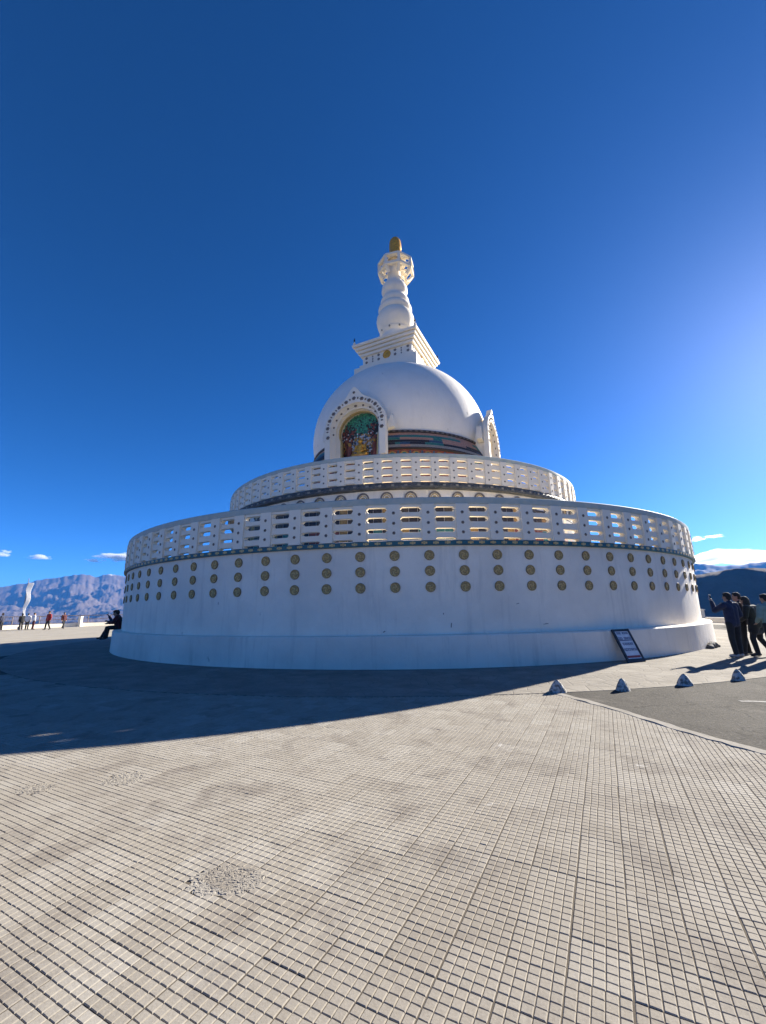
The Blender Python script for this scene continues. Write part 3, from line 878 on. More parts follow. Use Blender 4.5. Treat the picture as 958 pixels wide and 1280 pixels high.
# arched niche (front faces local -Y)
def arch_pts(rx, zc, bot, apex, n=36, horseshoe=.0, k=1.0):
    pts = [(-rx * k, bot)]
    a_s = -.42 if horseshoe else 0.0
    for i in range(n + 1):
        a = PI + (-a_s) - (PI - 2 * a_s) * i / n
        x = rx * math.cos(a); z = zc + rx * math.sin(a)
        if apex: z += apex * math.exp(-(x / (rx * .22)) ** 2)
        pts.append((x, z))
    pts.append((rx * k, bot))
    return pts
FACE = 6.35
def build_niche():
    b = MB()
    out = arch_pts(1.68, 11.15, 9.2, .62, 36, 0)
    mid = arch_pts(1.36, 11.12, 9.2, 0, 36, 0)
    inn = arch_pts(1.15, 11.05, 9.2, 0, 36, 1, .88)
    b.ringface(out, mid, -FACE, -FACE + .30, 0)
    n_ = len(mid); b.add([(x, -FACE + .06, z) for x, z in mid] + [(x, -FACE + .62, z) for x, z in inn], [(i, i + 1, n_ + i + 1, n_ + i) for i in range(n_ - 1)], 1)
    b.ringface(mid, inn, -FACE + .62, -FACE + .66, 1)
    rimo = arch_pts(1.18, 11.05, 9.2, 0, 36, 1, .905); rimi = arch_pts(1.11, 11.05, 9.2, 0, 36, 1, .85)
    b.ringface(rimo, rimi, -FACE + .56, -FACE + .74, 3)
    # barrel vault back to the dome
    vo = arch_pts(1.50, 11.05, 9.2, 0, 36, 0); vi = arch_pts(1.2, 11.05, 9.2, 0, 36, 0)
    b.ringface(vo, vi, -FACE + .30, -4.2, 0)
    # side scroll spurs
    for s in (-1, 1):
        b.prism([(s * 1.55, 10.95), (s * 1.80, 11.25), (s * 1.88, 11.55), (s * 2.0, 11.0), (s * 1.98, 10.75), (s * 1.55, 10.68)], -FACE + .32, -FACE + .62, 0)
    nich = b.build('niche', [M['white'], M['cream'], M['rosette'], M['goldflower']], ST, True, 30)
    # flowers in the mouldings
    def ros(rad, y, mat0, name='rosette'):
        q = MB()
        for i in range(6):
            a = i * PI / 3
            q.ell((rad * .6 * math.cos(a), 0, rad * .6 * math.sin(a)), (rad * .38, .03, rad * .38), None, 8, 5, 0)
        q.ell((0, -.012, 0), (rad * .34, .035, rad * .34), None, 8, 5, 1)
        return q
    fm = None
    for i in range(13):
        a = PI * (1.06 - 1.12 * i / 12)
        x = 1.52 * math.cos(a); z = 11.13 + 1.52 * math.sin(a) + .10 * math.exp(-(x / .4) ** 2)
        if i in (0, 12): z -= .12
        if fm is None:
            fm = ros(.115, 0, 0).build('rosette', [M['rosette'], M['rosette_d']], nich); fm.location = (x, -FACE - .005, z)
        else: inst(fm, (x, -FACE - .005, z), 0, nich)
    inst(fm, (0, -FACE - .005, 13.10), 0, nich).scale = (.7, 1, .7)
    for i in range(12):
        a = PI * (1.06 - 1.12 * (i + .5) / 12)
        x = 1.52 * math.cos(a); z = 11.13 + 1.52 * math.sin(a) + .10 * math.exp(-(x / .4) ** 2)
        c = inst(fm, (x, -FACE - .005, z), 0, nich); c.scale = (.38, 1, .62); c.rotation_euler = (0, PI / 2 - a, 0)
    for i in range(11):
        a = PI * (1.04 - 1.08 * i / 10)
        c = inst(fm, (1.29 * math.cos(a), -FACE + .19, 11.09 + 1.29 * math.sin(a)), 0, nich)
        s = .80 if i == 5 else .58; c.scale = (s, 1, s)
    # painted relief at the back
    p = MB(); ys = -FACE + .98
    n = 30
    rnd = random.Random(5)
    for i in range(n):
        for j in range(n + 4):
            x0 = -1.17 + 2.34 * i / n; x1 = x0 + 2.34 / n; z0 = 9.2 + 3.05 * j / (n + 4); z1 = z0 + 3.05 / (n + 4)
            xm = (x0 + x1) / 2; zm = (z0 + z1) / 2
            g = math.sin(xm * 9 + rnd.uniform(-1, 1)) * .12 + rnd.uniform(-.10, .10)
            d = math.hypot(xm, (zm - 10.35) * .9)
            if zm + g > 11.72: c = 0 if rnd.random() < .75 else 1
            elif zm + g > 11.45: c = rnd.choice((1, 1, 0, 4))
            elif zm + g > 11.0: c = rnd.choice((4, 2, 2, 4, 1, 4, 2)) if abs(xm) > .28 else rnd.choice((0, 1, 0))
            elif d < .62: c = 5 if rnd.random() < .45 else rnd.choice((3, 6, 6))
            elif zm + g > 10.72: c = rnd.choice((4, 5, 2, 4))
            else: c = rnd.choice((2, 2, 2, 6, 4)) if abs(xm) > .45 else rnd.choice((1, 4, 3))
            dy = rnd.uniform(-.05, .03)
            p.add([(x0, ys + dy, z0), (x1, ys + dy, z0), (x1, ys + dy, z1), (x0, ys + dy, z1)], [(0, 1, 2, 3)], c)
    p.add([(-1.2, ys + .06, 9.2), (1.2, ys + .06, 9.2), (1.2, ys + .06, 12.3), (-1.2, ys + .06, 12.3)], [(0, 1, 2, 3)], 4)
    for s in (-1, 1):   # attendants carved at both sides
        p.capsule((s * .74, ys - .06, 9.4), (s * .70, ys - .06, 10.25), .15, .11, 10, 2); p.ell((s * .70, ys - .08, 10.46), (.09, .09, .11), None, 10, 8, 6)
    p.build('painted_relief', [M['m_leaf'], M['m_green'], M['m_red'], M['m_blue'], M['m_dark'], M['m_white'], M['m_ochre']], nich, False)
    return nich
nich = build_niche()

def remesh(b, name, mat, parent, voxel, smooth_it=3):
    o = b.build(name + '_tmp', mat, None)
    md = o.modifiers.new('r', 'REMESH'); md.mode = 'VOXEL'; md.voxel_size = voxel; md.use_smooth_shade = True
    ms = o.modifiers.new('s', 'SMOOTH'); ms.iterations = smooth_it; ms.factor = .5
    dg = bpy.context.evaluated_depsgraph_get(); ev = o.evaluated_get(dg)
    me = bpy.data.meshes.new_from_object(ev, preserve_all_data_layers=False, depsgraph=dg)
    me.name = name
    old = o.data
    bpy.data.objects.remove(o); bpy.data.meshes.remove(old)
    me.materials.clear()
    for m in (mat if isinstance(mat, (list, tuple)) else [mat]): me.materials.append(m)
    me.polygons.foreach_set('use_smooth', [True] * len(me.polygons))
    r = bpy.data.objects.new(name, me); col.objects.link(r)
    if parent: r.parent = parent
    return r

def build_statue(parent):
    b = MB(); y = -FACE + .72
    b.capsule((-.30, y - .06, 9.62), (.30, y - .06, 9.62), .13, .13, 12)           # crossed legs
    b.ell((-.33, y - .08, 9.64), (.16, .16, .12)); b.ell((.33, y - .08, 9.64), (.16, .16, .12))
    b.capsule((0, y, 9.66), (0, y, 10.08), .19, .17, 14); b.ell((0, y, 10.18), (.25, .13, .12))
    for s in (-1, 1):
        b.capsule((s * .24, y, 10.18), (s * .30, y - .04, 9.90), .07, .06); b.capsule((s * .30, y - .04, 9.90), (s * .06, y - .16, 9.82), .055, .045)
        b.ell((s * .13, y, 10.47), (.03, .03, .06))
    b.capsule((0, y, 10.25), (0, y, 10.36), .065, .06); b.ell((0, y - .01, 10.46), (.115, .12, .145)); b.ell((0, y + .01, 10.61), (.06, .06, .06))
    b.ell((0, y - .13, 10.45), (.022, .025, .03))
    s = remesh(b, 'statue', M['gold'], parent, .018, 2)
    s['label'] = 'gold seated figure in the painted niche'
    t = MB(); t.lathe([(.50, 0), (.56, .06), (.50, .12), (.54, .2), (.0, .22)], 24, c=(0, y - .05, 9.28)); t.build('lotus_seat', M['m_ochre'], parent)
build_statue(nich)
nich.rotation_euler = (0, 0, R(-23)); nich.location = (DX, 0, .17); nich.scale = (1.12, 1, 1)
n2 = copy_tree(nich, ST); n2.rotation_euler = (0, 0, R(67))

# harmika: square block with stepped cornice
HX = Vector((.13, 0, 0)); HA = R(-23.5)
def sq(b, z0, z1, a0, a1=None, mat=0):
    a1 = a1 or a0
    vs = [(-a0, -a0, z0), (a0, -a0, z0), (a0, a0, z0), (-a0, a0, z0), (-a1, -a1, z1), (a1, -a1, z1), (a1, a1, z1), (-a1, a1, z1)]
    b.add(vs, [(3, 2, 1, 0), (4, 5, 6, 7), (0, 1, 5, 4), (1, 2, 6, 5), (2, 3, 7, 6), (3, 0, 4, 7)], mat)
b = MB()
sq(b, 16.15, 17.38, 2.30); sq(b, 17.383, 17.72, 2.02); sq(b, 17.7, 18.52, 1.84)
for q in range(4):
    sq(b, 18.42 + q * .21, 18.42 + q * .21 + .155, 1.98 + q * .135, 2.02 + q * .135); sq(b, 18.57 + q * .21, 18.57 + q * .21 + .07, 1.93 + q * .13)
hm = b.build('harmika', M['white'], ST, True, 20)
hm.location = HX + Vector((0, 0, .28)); hm.rotation_euler = (0, 0, HA)
HF = {}
for q in range(4):
    ra = q * PI / 2
    rot = Matrix.Rotation(ra, 3, 'Z')
    dsc = MB(); n = 28
    dsc.ell((0, 0, 0), (.30, .06, .30), None, 24, 10, 0)
    for i in range(8):
        aa = i * PI / 4; dsc.ell((.19 * math.cos(aa), -.045, .19 * math.sin(aa)), (.07, .025, .07), None, 8, 5, 0)
    d = dsc.build('sun_disc', M['gold'], hm); d.location = rot @ Vector((0, -1.85, 18.12)); d.rotation_euler = (0, 0, ra)
    for sx in (-1, 1):
        for x, big in ((.62, 1), (1.08, 0), (1.56, 1)):
            for z in ((17.95, 18.27) if big else (17.92, 18.1, 18.28)):
                key = 'big' if big else 'small'
                pos = rot @ Vector((sx * x, -1.845, z))
                if key not in HF:
                    rs = MB(); w_ = .095 if big else .05
                    rs.ell((0, 0, 0), (w_ * .8, .025, w_ * .8) if big else (w_, .02, w_ * 1.4), None, 10, 6, 0)
                    for i in range(5 if big else 0):
                        aa = i * 2 * PI / 5; rs.ell((w_ * .65 * math.cos(aa), -.004, w_ * .65 * math.sin(aa)), (w_ * .5, .02, w_ * .5), None, 8, 5, 0)
                    HF[key] = rs.build('rosette', M['rosette'], hm); HF[key].location = pos; HF[key].rotation_euler = (0, 0, ra)
                else: inst(HF[key], pos, ra, hm)
    fn = MB(); fn.lathe([(.11, 0), (.13, .05), (.07, .12), (.10, .2), (.05, .30), (.03, .36)], 12, 0); fn.lathe([(.03, .36), (.07, .42), (.05, .5), (.015, .62), (.001, .66)], 12, 1)
    f = fn.build('corner_finial', [M['white'], M['black']], hm); f.location = rot @ Vector((-2.28, -2.28, 19.20))

# spire
SX = (.05, 0, 0); SC = (.20, 0, 0)
b = MB()
prof = [(1.5, 19.0), (1.5, 19.35), (1.38, 19.5), (1.22, 19.9), (1.10, 20.5), (1.03, 21.1), (1.04, 21.3), (1.16, 21.45), (1.18, 21.6), (1.10, 21.68), (1.17, 21.78), (1.27, 22.0), (1.37, 22.35), (1.40, 22.6), (1.36, 22.85), (1.26, 23.1), (1.12, 23.28),
        (1.16, 23.32), (1.25, 23.5), (1.22, 23.7), (1.10, 23.88), (.98, 23.95), (1.0, 23.99), (1.08, 24.15), (1.05, 24.35), (.94, 24.52), (.84, 24.60), (.81, 24.75), (.83, 24.88), (.93, 25.0), (.98, 25.2), (.96, 25.45), (.84, 25.72), (.66, 25.95), (.54, 26.15), (.48, 26.9), (.44, 27.6), (.42, 28.1)]
prof = [(r_, z - .42 * min(1, max(0, (z - 20.2) / 1.4))) for r_, z in prof]
b.lathe(prof, 48, c=SX); b.build('spire', M['white'], ST, True, 50)
kn = None
for k in range(10):
    a = R(36 * k + 14)
    if kn is None:
        q = MB(); q.ell((0, 0, 0), (.13, .10, .14), None, 10, 8, 0); q.ell((0, -.10, 0), (.07, .05, .08), None, 8, 6, 1)
        kn = q.build('lotus_knob', [M['white'], M['rosette']], ST); kn.location = Vector(polar(1.06, a, 21.12)) + Vector(SX); kn.rotation_euler = (0, 0, a)
    else: inst(kn, Vector(polar(1.06, a, 21.12)) + Vector(SX), a, ST)
# openwork crown: eight-sided lantern of bars round the shaft
b = MB()
def pt(r, k, z): return Vector(polar(r, R(45 * k + 10), z)) + Vector(SC)
def bar(b, p, q, w_, h_):
    d = (q - p); L = d.length; z = d.normalized()
    xa = z.cross(Vector((0, 0, 1))); xa = xa.normalized() if xa.length > 1e-3 else Vector((1, 0, 0)); ya = z.cross(xa)
    b.box((p + q) / 2, (w_, h_, L), 0, Matrix((xa, ya, z)).transposed())
for k in range(8):
    bar(b, pt(1.30, k, 26.36), pt(1.30, k, 27.16), .20, .15)
    bar(b, pt(1.30, k, 26.38), pt(1.30, k + 1, 26.38), .20, .18)
    bar(b, pt(1.30, k, 27.14), pt(1.30, k + 1, 27.14), .20, .16)
    bar(b, pt(.40, k, 26.92), pt(1.26, k, 26.74), .13, .13)
    bar(b, pt(1.28, k, 26.36), pt(.93, k, 25.92), .20, .15)
    bar(b, pt(1.30, k, 27.16), pt(.50, k, 27.66), .26, .14)
    # hood petals between the ribs
    p0, p1, p2, p3 = pt(.50, k, 27.66), pt(.50, k + 1, 27.66), pt(.86, k + 1, 27.40), pt(.86, k, 27.40)
    dn = Vector((0, 0, -.05))
    b.add([p0, p1, p2, p3, p0 + dn, p1 + dn, p2 + dn, p3 + dn], [(0, 1, 2, 3), (7, 6, 5, 4), (0, 4, 5, 1), (2, 6, 7, 3), (1, 5, 6, 2), (0, 3, 7, 4)])
b.lathe([(.55, 27.60), (.58, 27.67), (.50, 27.75), (.40, 27.76)], 24, c=SC)
b.build('crown', M['white'], ST, True, 25)
b = MB()
b.lathe([(.42, 27.70), (.46, 27.80), (.42, 27.90), (.45, 28.02), (.46, 28.5), (.43, 28.60), (.47, 28.72), (.46, 29.15), (.42, 29.42), (.30, 29.62), (.12, 29.73), (.001, 29.76)], 32, c=SC)
b.build('finial', M['gold'], ST, True, 40)

# ------------------------------------------------------------------ plaza furniture
# bollards
def bollard(loc, rz, seed):
    rnd = random.Random(seed); b = MB()
    n = 20; prof = [(.17, -.02), (.155, .04), (.12, .12), (.08, .195), (.042, .245), (.001, .265)]
    vs = []
    for r_, z in prof:
        for i in range(n):
            a = 2 * PI * i / n
            k = 1 + .07 * math.sin(2 * a + seed) + rnd.uniform(-.06, .06)
            vs.append((r_ * k * 1.1 * math.cos(a), r_ * k * .9 * math.sin(a), z * (1 + rnd.uniform(-.02, .02))))
    fs = [(j * n + i, j * n + (i + 1) % n, (j + 1) * n + (i + 1) % n, (j + 1) * n + i) for j in range(len(prof) - 1) for i in range(n)]
    b.add(vs, fs)
    o = b.build('bollard', M['bollard'], None, True, 60); o.scale = (.80, .80, .78); o.location = (*loc, 0.004); o.rotation_euler = (0, 0, rz)
    return o
BL = [((2.80, -18.28), 'low whitewashed stone bollard on the tile corner, nearest the middle of the plaza'),
      ((4.02, -18.18), 'low pointed white bollard in front of the leaning notice board'),
      ((5.42, -17.74), 'low white stone bollard at the asphalt edge, third from the kerb corner'),
      ((6.82, -17.22), 'pointed white bollard at the asphalt edge, just below the shadows of the standing visitors'),
      ((8.25, -16.55), 'white bollard at the right edge of the photo, cut by the frame')]
for i, (p, lab) in enumerate(BL):
    tag(bollard(p, i * 1.3, i + 3), lab, 'bollard', 'white stone bollards along the edge of the asphalt')

# notice board leaning on the plinth
nb = empty('notice_board', (6.33, -14.37, .004), R(19))
tag(nb, 'black framed white notice board leaning against the foot of the white plinth', 'notice board')
nbt = Matrix.Rotation(R(-27), 4, 'X')       # leans back
def nbuild(b, name, mats):
    o = b.build(name, mats, nb, False); o.matrix_local = nbt; return o
W_, H_ = .60, .94
b = MB(); b.box((0, 0, H_ / 2), (W_ - .09, .018, H_ - .09)); nbuild(b, 'panel', M['sign_face'])
b = MB()
b.box((-W_ / 2 + .03, 0, H_ / 2), (.06, .05, H_)); b.box((W_ / 2 - .03, 0, H_ / 2), (.06, .05, H_))
b.box((0, 0, .045), (W_ - .122, .046, .09)); b.box((0, 0, H_ - .03), (W_ - .122, .046, .06))
nbuild(b, 'frame', M['sign_frame'])
b = MB(); rnd = random.Random(3)
def glyphs(z, h, x0, x1, cnt, bar=True):
    wd = (x1 - x0) / cnt
    for i in range(cnt):
        x = x0 + wd * (i + .5)
        if rnd.random() < .1: continue
        if bar: b.box((x, -.011, z + h * .5), (wd * .96, .004, h * .17))
        b.box((x + wd * .28, -.0112, z), (wd * .17, .004, h * .9))
        k = rnd.random()
        b.box((x - wd * .12, -.0114, z + h * (.12 if k < .5 else -.12)), (wd * .5, .004, h * .17))
        if k < .7: b.box((x - wd * .25, -.0116, z - h * .1), (wd * .15, .004, h * .5))
glyphs(.815, .062, -.20, .20, 8); glyphs(.66, .072, -.22, .22, 9); b.box((0, -.0109, .612), (.44, .004, .018))
glyphs(.50, .070, -.17, .19, 6); glyphs(.34, .070, -.22, .23, 8)
nbuild(b, 'lettering', M['ink'])
b = MB(); b.box((0, -.0112, .15), (W_ - .16, .004, .06)); nbuild(b, 'red_strip', M['ink_red'])

# low dark heap at the plinth's right end
b = MB(); rnd = random.Random(9)
for i in range(9):
    t = i / 8
    b.ell((-.42 + .84 * t, rnd.uniform(-.04, .06), .05 + .10 * math.sin(PI * t) * rnd.uniform(.6, 1)), (.14, .13, .09 + .06 * math.sin(PI * t)), Matrix.Rotation(rnd.uniform(-.5, .5), 3, 'Y'), 9, 6)
o = remesh(b, 'stone_heap', M['stone_dark'], None, .03, 1)
o.location = Vector(polar(15.36, R(45), 0)); o.rotation_euler = (0, 0, R(45)); o.scale = (1, .9, .8)
tag(o, 'low dark stone heap lying at the right foot of the white plinth', 'stone')

# terrace edge: low wall, railing, posts
def edge_pts(a0, a1, step, inset): return [polar(float(rim(a)) - inset, R(a)) for a in np.arange(a0, a1 + .01, step)]
def wall_along(name, pts, hgt, th, mat, label):
    b = MB(); vs = []
    P = [Vector(p) for p in pts]
    for i, p in enumerate(P):
        d = (P[min(i + 1, len(P) - 1)] - P[max(i - 1, 0)]).normalized(); nn = Vector((d.y, -d.x, 0)) * th / 2
        z0 = Vector((0, 0, -.02)); z1 = Vector((0, 0, hgt))
        vs += [p - nn + z0, p - nn + z1, p + nn + z1, p + nn + z0]
    fs = [(4 * i + k, 4 * i + k + 1, 4 * i + k + 5, 4 * i + k + 4) for i in range(len(P) - 1) for k in range(3)] + [(0, 1, 2, 3), tuple(4 * (len(P) - 1) + k for k in (3, 2, 1, 0))]
    b.add(vs, fs)
    o = b.build(name, mat, None, True, 30); tag(o, label, 'wall'); return o
wall_along('low_wall', edge_pts(-150, -96, 3, .6), .42, .4, M['white'], 'long low white wall along the left edge of the terrace')
wall_along('low_wall', edge_pts(78, 150, 3, .6), .38, .4, M['white'], 'low white wall at the terrace edge behind the standing group on the right')
def railing(a0, a1, label, hgt=1.35):
    root = empty('railing', polar(float(rim((a0 + a1) / 2)) - .6, R((a0 + a1) / 2)))
    tag(root, label, 'railing')
    off = Vector(root.location)
    pts = [Vector(p) - off for p in edge_pts(a0, a1, 1.5, .62)]
    b = MB()
    for z in (.42 + .06, .9, hgt): b.tube([p + Vector((0, 0, z)) for p in pts], .028 if z < hgt else .04, 6)
    # thin vertical wires of the mesh infill
    for p, q in zip(pts[:-1], pts[1:]):
        for k in range(1, 8):
            c = p.lerp(q, k / 8); b.capsule(c + Vector((0, 0, .42)), c + Vector((0, 0, hgt)), .008, .008, 4, 0, 1)
    b.build('rails', M['steel'], root)
    po = None
    for p in pts[::2]:
        if po is None:
            q = MB(); q.box((0, 0, hgt / 2 + .01), (.07, .07, hgt + .02)); po = q.build('post', M['steel'], root); po.location = p
        else: inst(po, p, 0, root)
railing(-150, -96, 'dark wire railing on the low white wall at the left terrace edge')
def wpost(x, y, h, wd, lab):
    b = MB(); b.box((0, 0, h / 2), (wd, wd, h)); b.box((0, 0, h + .03), (wd * 1.25, wd * 1.25, .06)); b.box((0, 0, .08), (wd * 1.2, wd * 1.2, .16))
    o = b.build('post', M['white'], None, False); o.location = (x, y, 0); tag(o, lab, 'post')
wpost(-40.6, 25.2, 1.18, .34, 'short square white post on the low wall between the strolling visitor and the seated pair')
wpost(20.3, 3.4, 1.05, .36, 'stout white post beyond the right end of the plinth')

# tall prayer flag on a pole
fp = empty('prayer_flag', (-42.73, 19.2, 0))
tag(fp, 'tall narrow white prayer flag hanging from a thin pole at the left terrace edge', 'flag')
b = MB(); b.capsule((0, 0, 0), (.02, 0, 5.6), .045, .03, 8); b.box((0, 0, .15), (.35, .35, .3)); b.build('pole', M['pole'], fp)
b = MB(); n = 40; vs = []
for i in range(n + 1):
    t = i / n; z = .7 + 4.4 * t
    wd = .30 + .38 * sstep(.35, .7, np.array(t)) - .1 * t; sway = .05 * math.sin(t * 5 + .6) + .10 * max(0, t - .55)
    wd = float(wd)
    for s_, x in ((-1, .03), (1, .03 + wd)):
        vs.append((x + sway * (1 if s_ > 0 else .15), .12 * math.sin(t * 13 + (x > .1)) - .012, z)); vs.append((x + sway * (1 if s_ > 0 else .15), .12 * math.sin(t * 13 + (x > .1)) + .012, z))
fs = []
for i in range(n):
    o_ = 4 * i
    fs += [(o_, o_ + 2, o_ + 6, o_ + 4), (o_ + 1, o_ + 5, o_ + 7, o_ + 3), (o_, o_ + 4, o_ + 5, o_ + 1), (o_ + 2, o_ + 3, o_ + 7, o_ + 6)]
b.add(vs, fs); b.build('cloth', M['flag'], fp, True, 60)

# small dark shrubs beyond the right wall
def shrub(x, y, r_, lab, z=0):
    b = MB(); rnd = random.Random(int(x * 10))
    for i in range(260):
        a = rnd.uniform(0, 2 * PI); ph = math.acos(rnd.uniform(-.2, 1)); rr = r_ * rnd.uniform(.35, 1.0)
        c = Vector((rr * math.sin(ph) * math.cos(a), rr * math.sin(ph) * math.sin(a), rr * math.cos(ph) * .9 + r_ * .25))
        u = Vector((rnd.gauss(0, 1), rnd.gauss(0, 1), rnd.gauss(0, 1))).normalized(); v_ = u.orthogonal().normalized(); s = r_ * rnd.uniform(.08, .16)
        b.add([c - u * s, c + v_ * s * .5, c + u * s, c - v_ * s * .5], [(0, 1, 2, 3)])
    root = empty('shrub', (x, y, z)); tag(root, lab, 'shrub')
    b.build('foliage', M['leaf'], root, False)
    t = MB()
    for i in range(6):
        a = i * 1.05; t.capsule((0, 0, 0), (r_ * .5 * math.cos(a), r_ * .5 * math.sin(a), r_ * .8), .03, .012, 6)
    t.build('stem', M['pole'], root)
M['leaf'] = simple('dark_leaf', (.045, .055, .028), (.085, .085, .05), 4, .8, 0, 0)
shrub(21.6, 2.0, .75, 'dusty dark shrub beside the stout white post, left of the pair')
shrub(22.6, 1.2, .60, 'smaller dusty shrub nearer the standing group on the right')

# ------------------------------------------------------------------ people
def limb(b, pts, rads, n=12, sy=1.0):
    for (p, q), (ra, rb) in zip(zip(pts[:-1], pts[1:]), zip(rads[:-1], rads[1:])): b.capsule(p, q, ra, rb, n, 0, 4)

def hand(b, wrist, elbow, side, curl=.5):
    """palm, four unequal bent fingers and a thumb leaving the palm's side"""
    wv = Vector(wrist); d = (wv - Vector(elbow)).normalized()
    a = d.cross(Vector((0, 1, 0))); a = a.normalized() if a.length > .1 else Vector((1, 0, 0))
    nrm = a.cross(d).normalized()
    palm = wv + d * .055
    b.capsule(wv, wv + d * .075, .026, .030, 10)
    b.capsule(palm + a * .022, palm - a * .022 , .022, .022, 8)
    for k, L in enumerate((.068, .078, .073, .058)):
        base = wv + d * .085 + a * (.030 - .020 * k)
        mid = base + (d * math.cos(curl * .6) + nrm * math.sin(curl * .6)) * L * .5
        tip = mid + (d * math.cos(curl * 1.5) + nrm * math.sin(curl * 1.5)) * L * .5
        b.capsule(base, mid, .0095, .009, 8, 0, 3); b.capsule(mid, tip, .009, .0075, 8, 0, 3)
    tb = wv + d * .035 + a * .028 * side
    tm = tb + (d * .6 + a * side * .6 + nrm * .35).normalized() * .038
    b.capsule(tb, tm, .012, .0105, 8, 0, 3); b.capsule(tm, tm + (d * .85 + nrm * .4).normalized() * .03, .0105, .008, 8, 0, 3)

def person(loc, rz, J, outfit, vox=.010, hgt=1.0, long_hair=False, coat=0.0, label='', cat='person', group=None, detail=True, cap=None):
    root = empty('person', loc, rz); root.scale = (hgt,) * 3
    tag(root, label, cat, group)
    D = dict(hip=(0, 0, .94), chest=(0, .0, 1.30), neck=(0, .0, 1.46), head=(0, .02, 1.62),
             shL=(-.185, 0, 1.40), elL=(-.235, -.02, 1.13), wrL=(-.24, .05, .90), shR=(.185, 0, 1.40), elR=(.235, -.02, 1.13), wrR=(.24, .05, .90),
             hpL=(-.095, 0, .90), knL=(-.10, .02, .49), anL=(-.10, -.02, .085), hpR=(.095, 0, .90), knR=(.10, .02, .49), anR=(.10, -.02, .085),
             toeL=None, toeR=None, look=0.0, nod=0.0)
    D.update(J)
    V = {k: (Vector(v) if isinstance(v, tuple) else v) for k, v in D.items()}
    for s in 'LR':
        if V['toe' + s] is None: V['toe' + s] = V['an' + s] + Vector((.03 * (-1 if s == 'L' else 1), .15, -.045))
    hr = Matrix.Rotation(V['look'], 3, 'Z') @ Matrix.Rotation(V['nod'], 3, 'X')
    hd = V['head']
    def H(x, y, z): return hd + hr @ Vector((x, y, z))
    # body: one continuous figure
    b = MB()
    b.ell(H(0, -.008, .025), (.076, .096, .100), hr, 16, 12); b.ell(H(0, .020, -.045), (.058, .068, .070), hr, 14, 10)
    b.capsule(H(0, .088, .012), H(0, .105, -.022), .010, .015, 8)                 # nose
    b.ell(H(0, .084, -.062), (.024, .012, .010), hr, 10, 6)                       # mouth
    b.ell(H(0, .075, -.098), (.022, .02, .016), hr, 8, 6)
    for s in (-1, 1): b.ell(H(s * .077, -.005, .0), (.012, .022, .032), hr, 8, 6)
    b.capsule(V['neck'] - Vector((0, 0, .06)), H(0, -.01, -.06), .062, .054, 12)
    b.capsule(V['hip'], V['chest'], .115, .125, 14); b.capsule(V['shL'], V['shR'], .06, .06, 12); b.capsule(V['chest'], V['neck'], .12, .06, 12)
    for s, sg in (('L', -1), ('R', 1)):
        limb(b, [V['sh' + s], V['el' + s], V['wr' + s]], [.052, .040, .027]); hand(b, V['wr' + s], V['el' + s], -sg)
        limb(b, [V['hp' + s], V['kn' + s], V['an' + s]], [.082, .052, .038]); b.capsule(V['an' + s], V['toe' + s], .036, .03, 10)
    body = remesh(b, 'body', M['skin'], root, vox, 2)
    # trousers
    b = MB(); b.capsule(V['hpL'], V['hpR'], .108, .108, 14); b.capsule(V['hip'], V['hip'] + (V['chest'] - V['hip']) * .3, .125, .12, 14)
    for s in 'LR': limb(b, [V['hp' + s], V['kn' + s], V['an' + s].lerp(V['kn' + s], .06)], [.102, .074, .064], 14)
    remesh(b, 'trousers', M[outfit['trousers']], root, vox, 3)
    # jacket
    b = MB(); low = V['hip'] + Vector((0, 0, -.02))
    b.capsule(low + Vector((-.045, 0, 0)), V['chest'] + Vector((-.055, 0, .02)), .135, .135, 16); b.capsule(low + Vector((.045, 0, 0)), V['chest'] + Vector((.055, 0, .02)), .135, .135, 16)
    if coat:
        for s in 'LR':
            k = V['hp' + s].lerp(V['kn' + s], coat); b.capsule(V['hp' + s] + Vector((0, 0, .05)), k, .145, .125, 14)
        b.capsule(V['hpL'].lerp(V['knL'], coat), V['hpR'].lerp(V['knR'], coat), .12, .12, 12)
    b.capsule(V['shL'], V['shR'], .088, .088, 14); b.capsule(V['chest'], V['neck'] + Vector((0, -.01, -.02)), .14, .082, 14)
    b.capsule(V['neck'] + Vector((0, -.012, -.03)), V['neck'] + Vector((0, -.012, .02)), .078, .072, 12)
    for s in 'LR': limb(b, [V['sh' + s], V['el' + s], V['wr' + s].lerp(V['el' + s], .08)], [.086, .070, .052], 14)
    remesh(b, 'jacket', M[outfit['jacket']], root, vox, 3)
    # hair
    b = MB(); b.ell(H(0, -.022, .045), (.088, .098, .095), hr, 16, 12); b.ell(H(0, -.055, .0), (.080, .062, .085), hr, 14, 10); b.ell(H(0, .028, .098), (.064, .052, .034), hr, 12, 8)
    if long_hair:
        b.capsule(H(0, -.06, .02), H(0, -.085, -.24), .078, .062, 12); b.capsule(H(-.05, -.03, .02), H(-.075, -.03, -.16), .04, .035, 10); b.capsule(H(.05, -.03, .02), H(.075, -.03, -.16), .04, .035, 10)
    remesh(b, 'hair', M[outfit.get('hair', 'hair')], root, max(vox * .9, .007), 2)
    if detail:
        for s in (-1, 1):
            b = MB(); b.ell(H(s * .032, .080, .014), (.014, .008, .008), hr, 10, 6); b.build('eye', M['black'], root)
    # shoes
    for s in 'LR':
        b = MB(); a = V['an' + s]; t = V['toe' + s]
        b.capsule(a + Vector((0, 0, -.03)), a + Vector((0, 0, .02)), .05, .048, 12); b.capsule(a.lerp(t, -.2) + Vector((0, 0, -.035)), t + Vector((0, 0, -.004)), .046, .042, 12)
        remesh(b, 'shoe', M[outfit.get('shoes', 'shoe')], root, vox, 1)
    return root

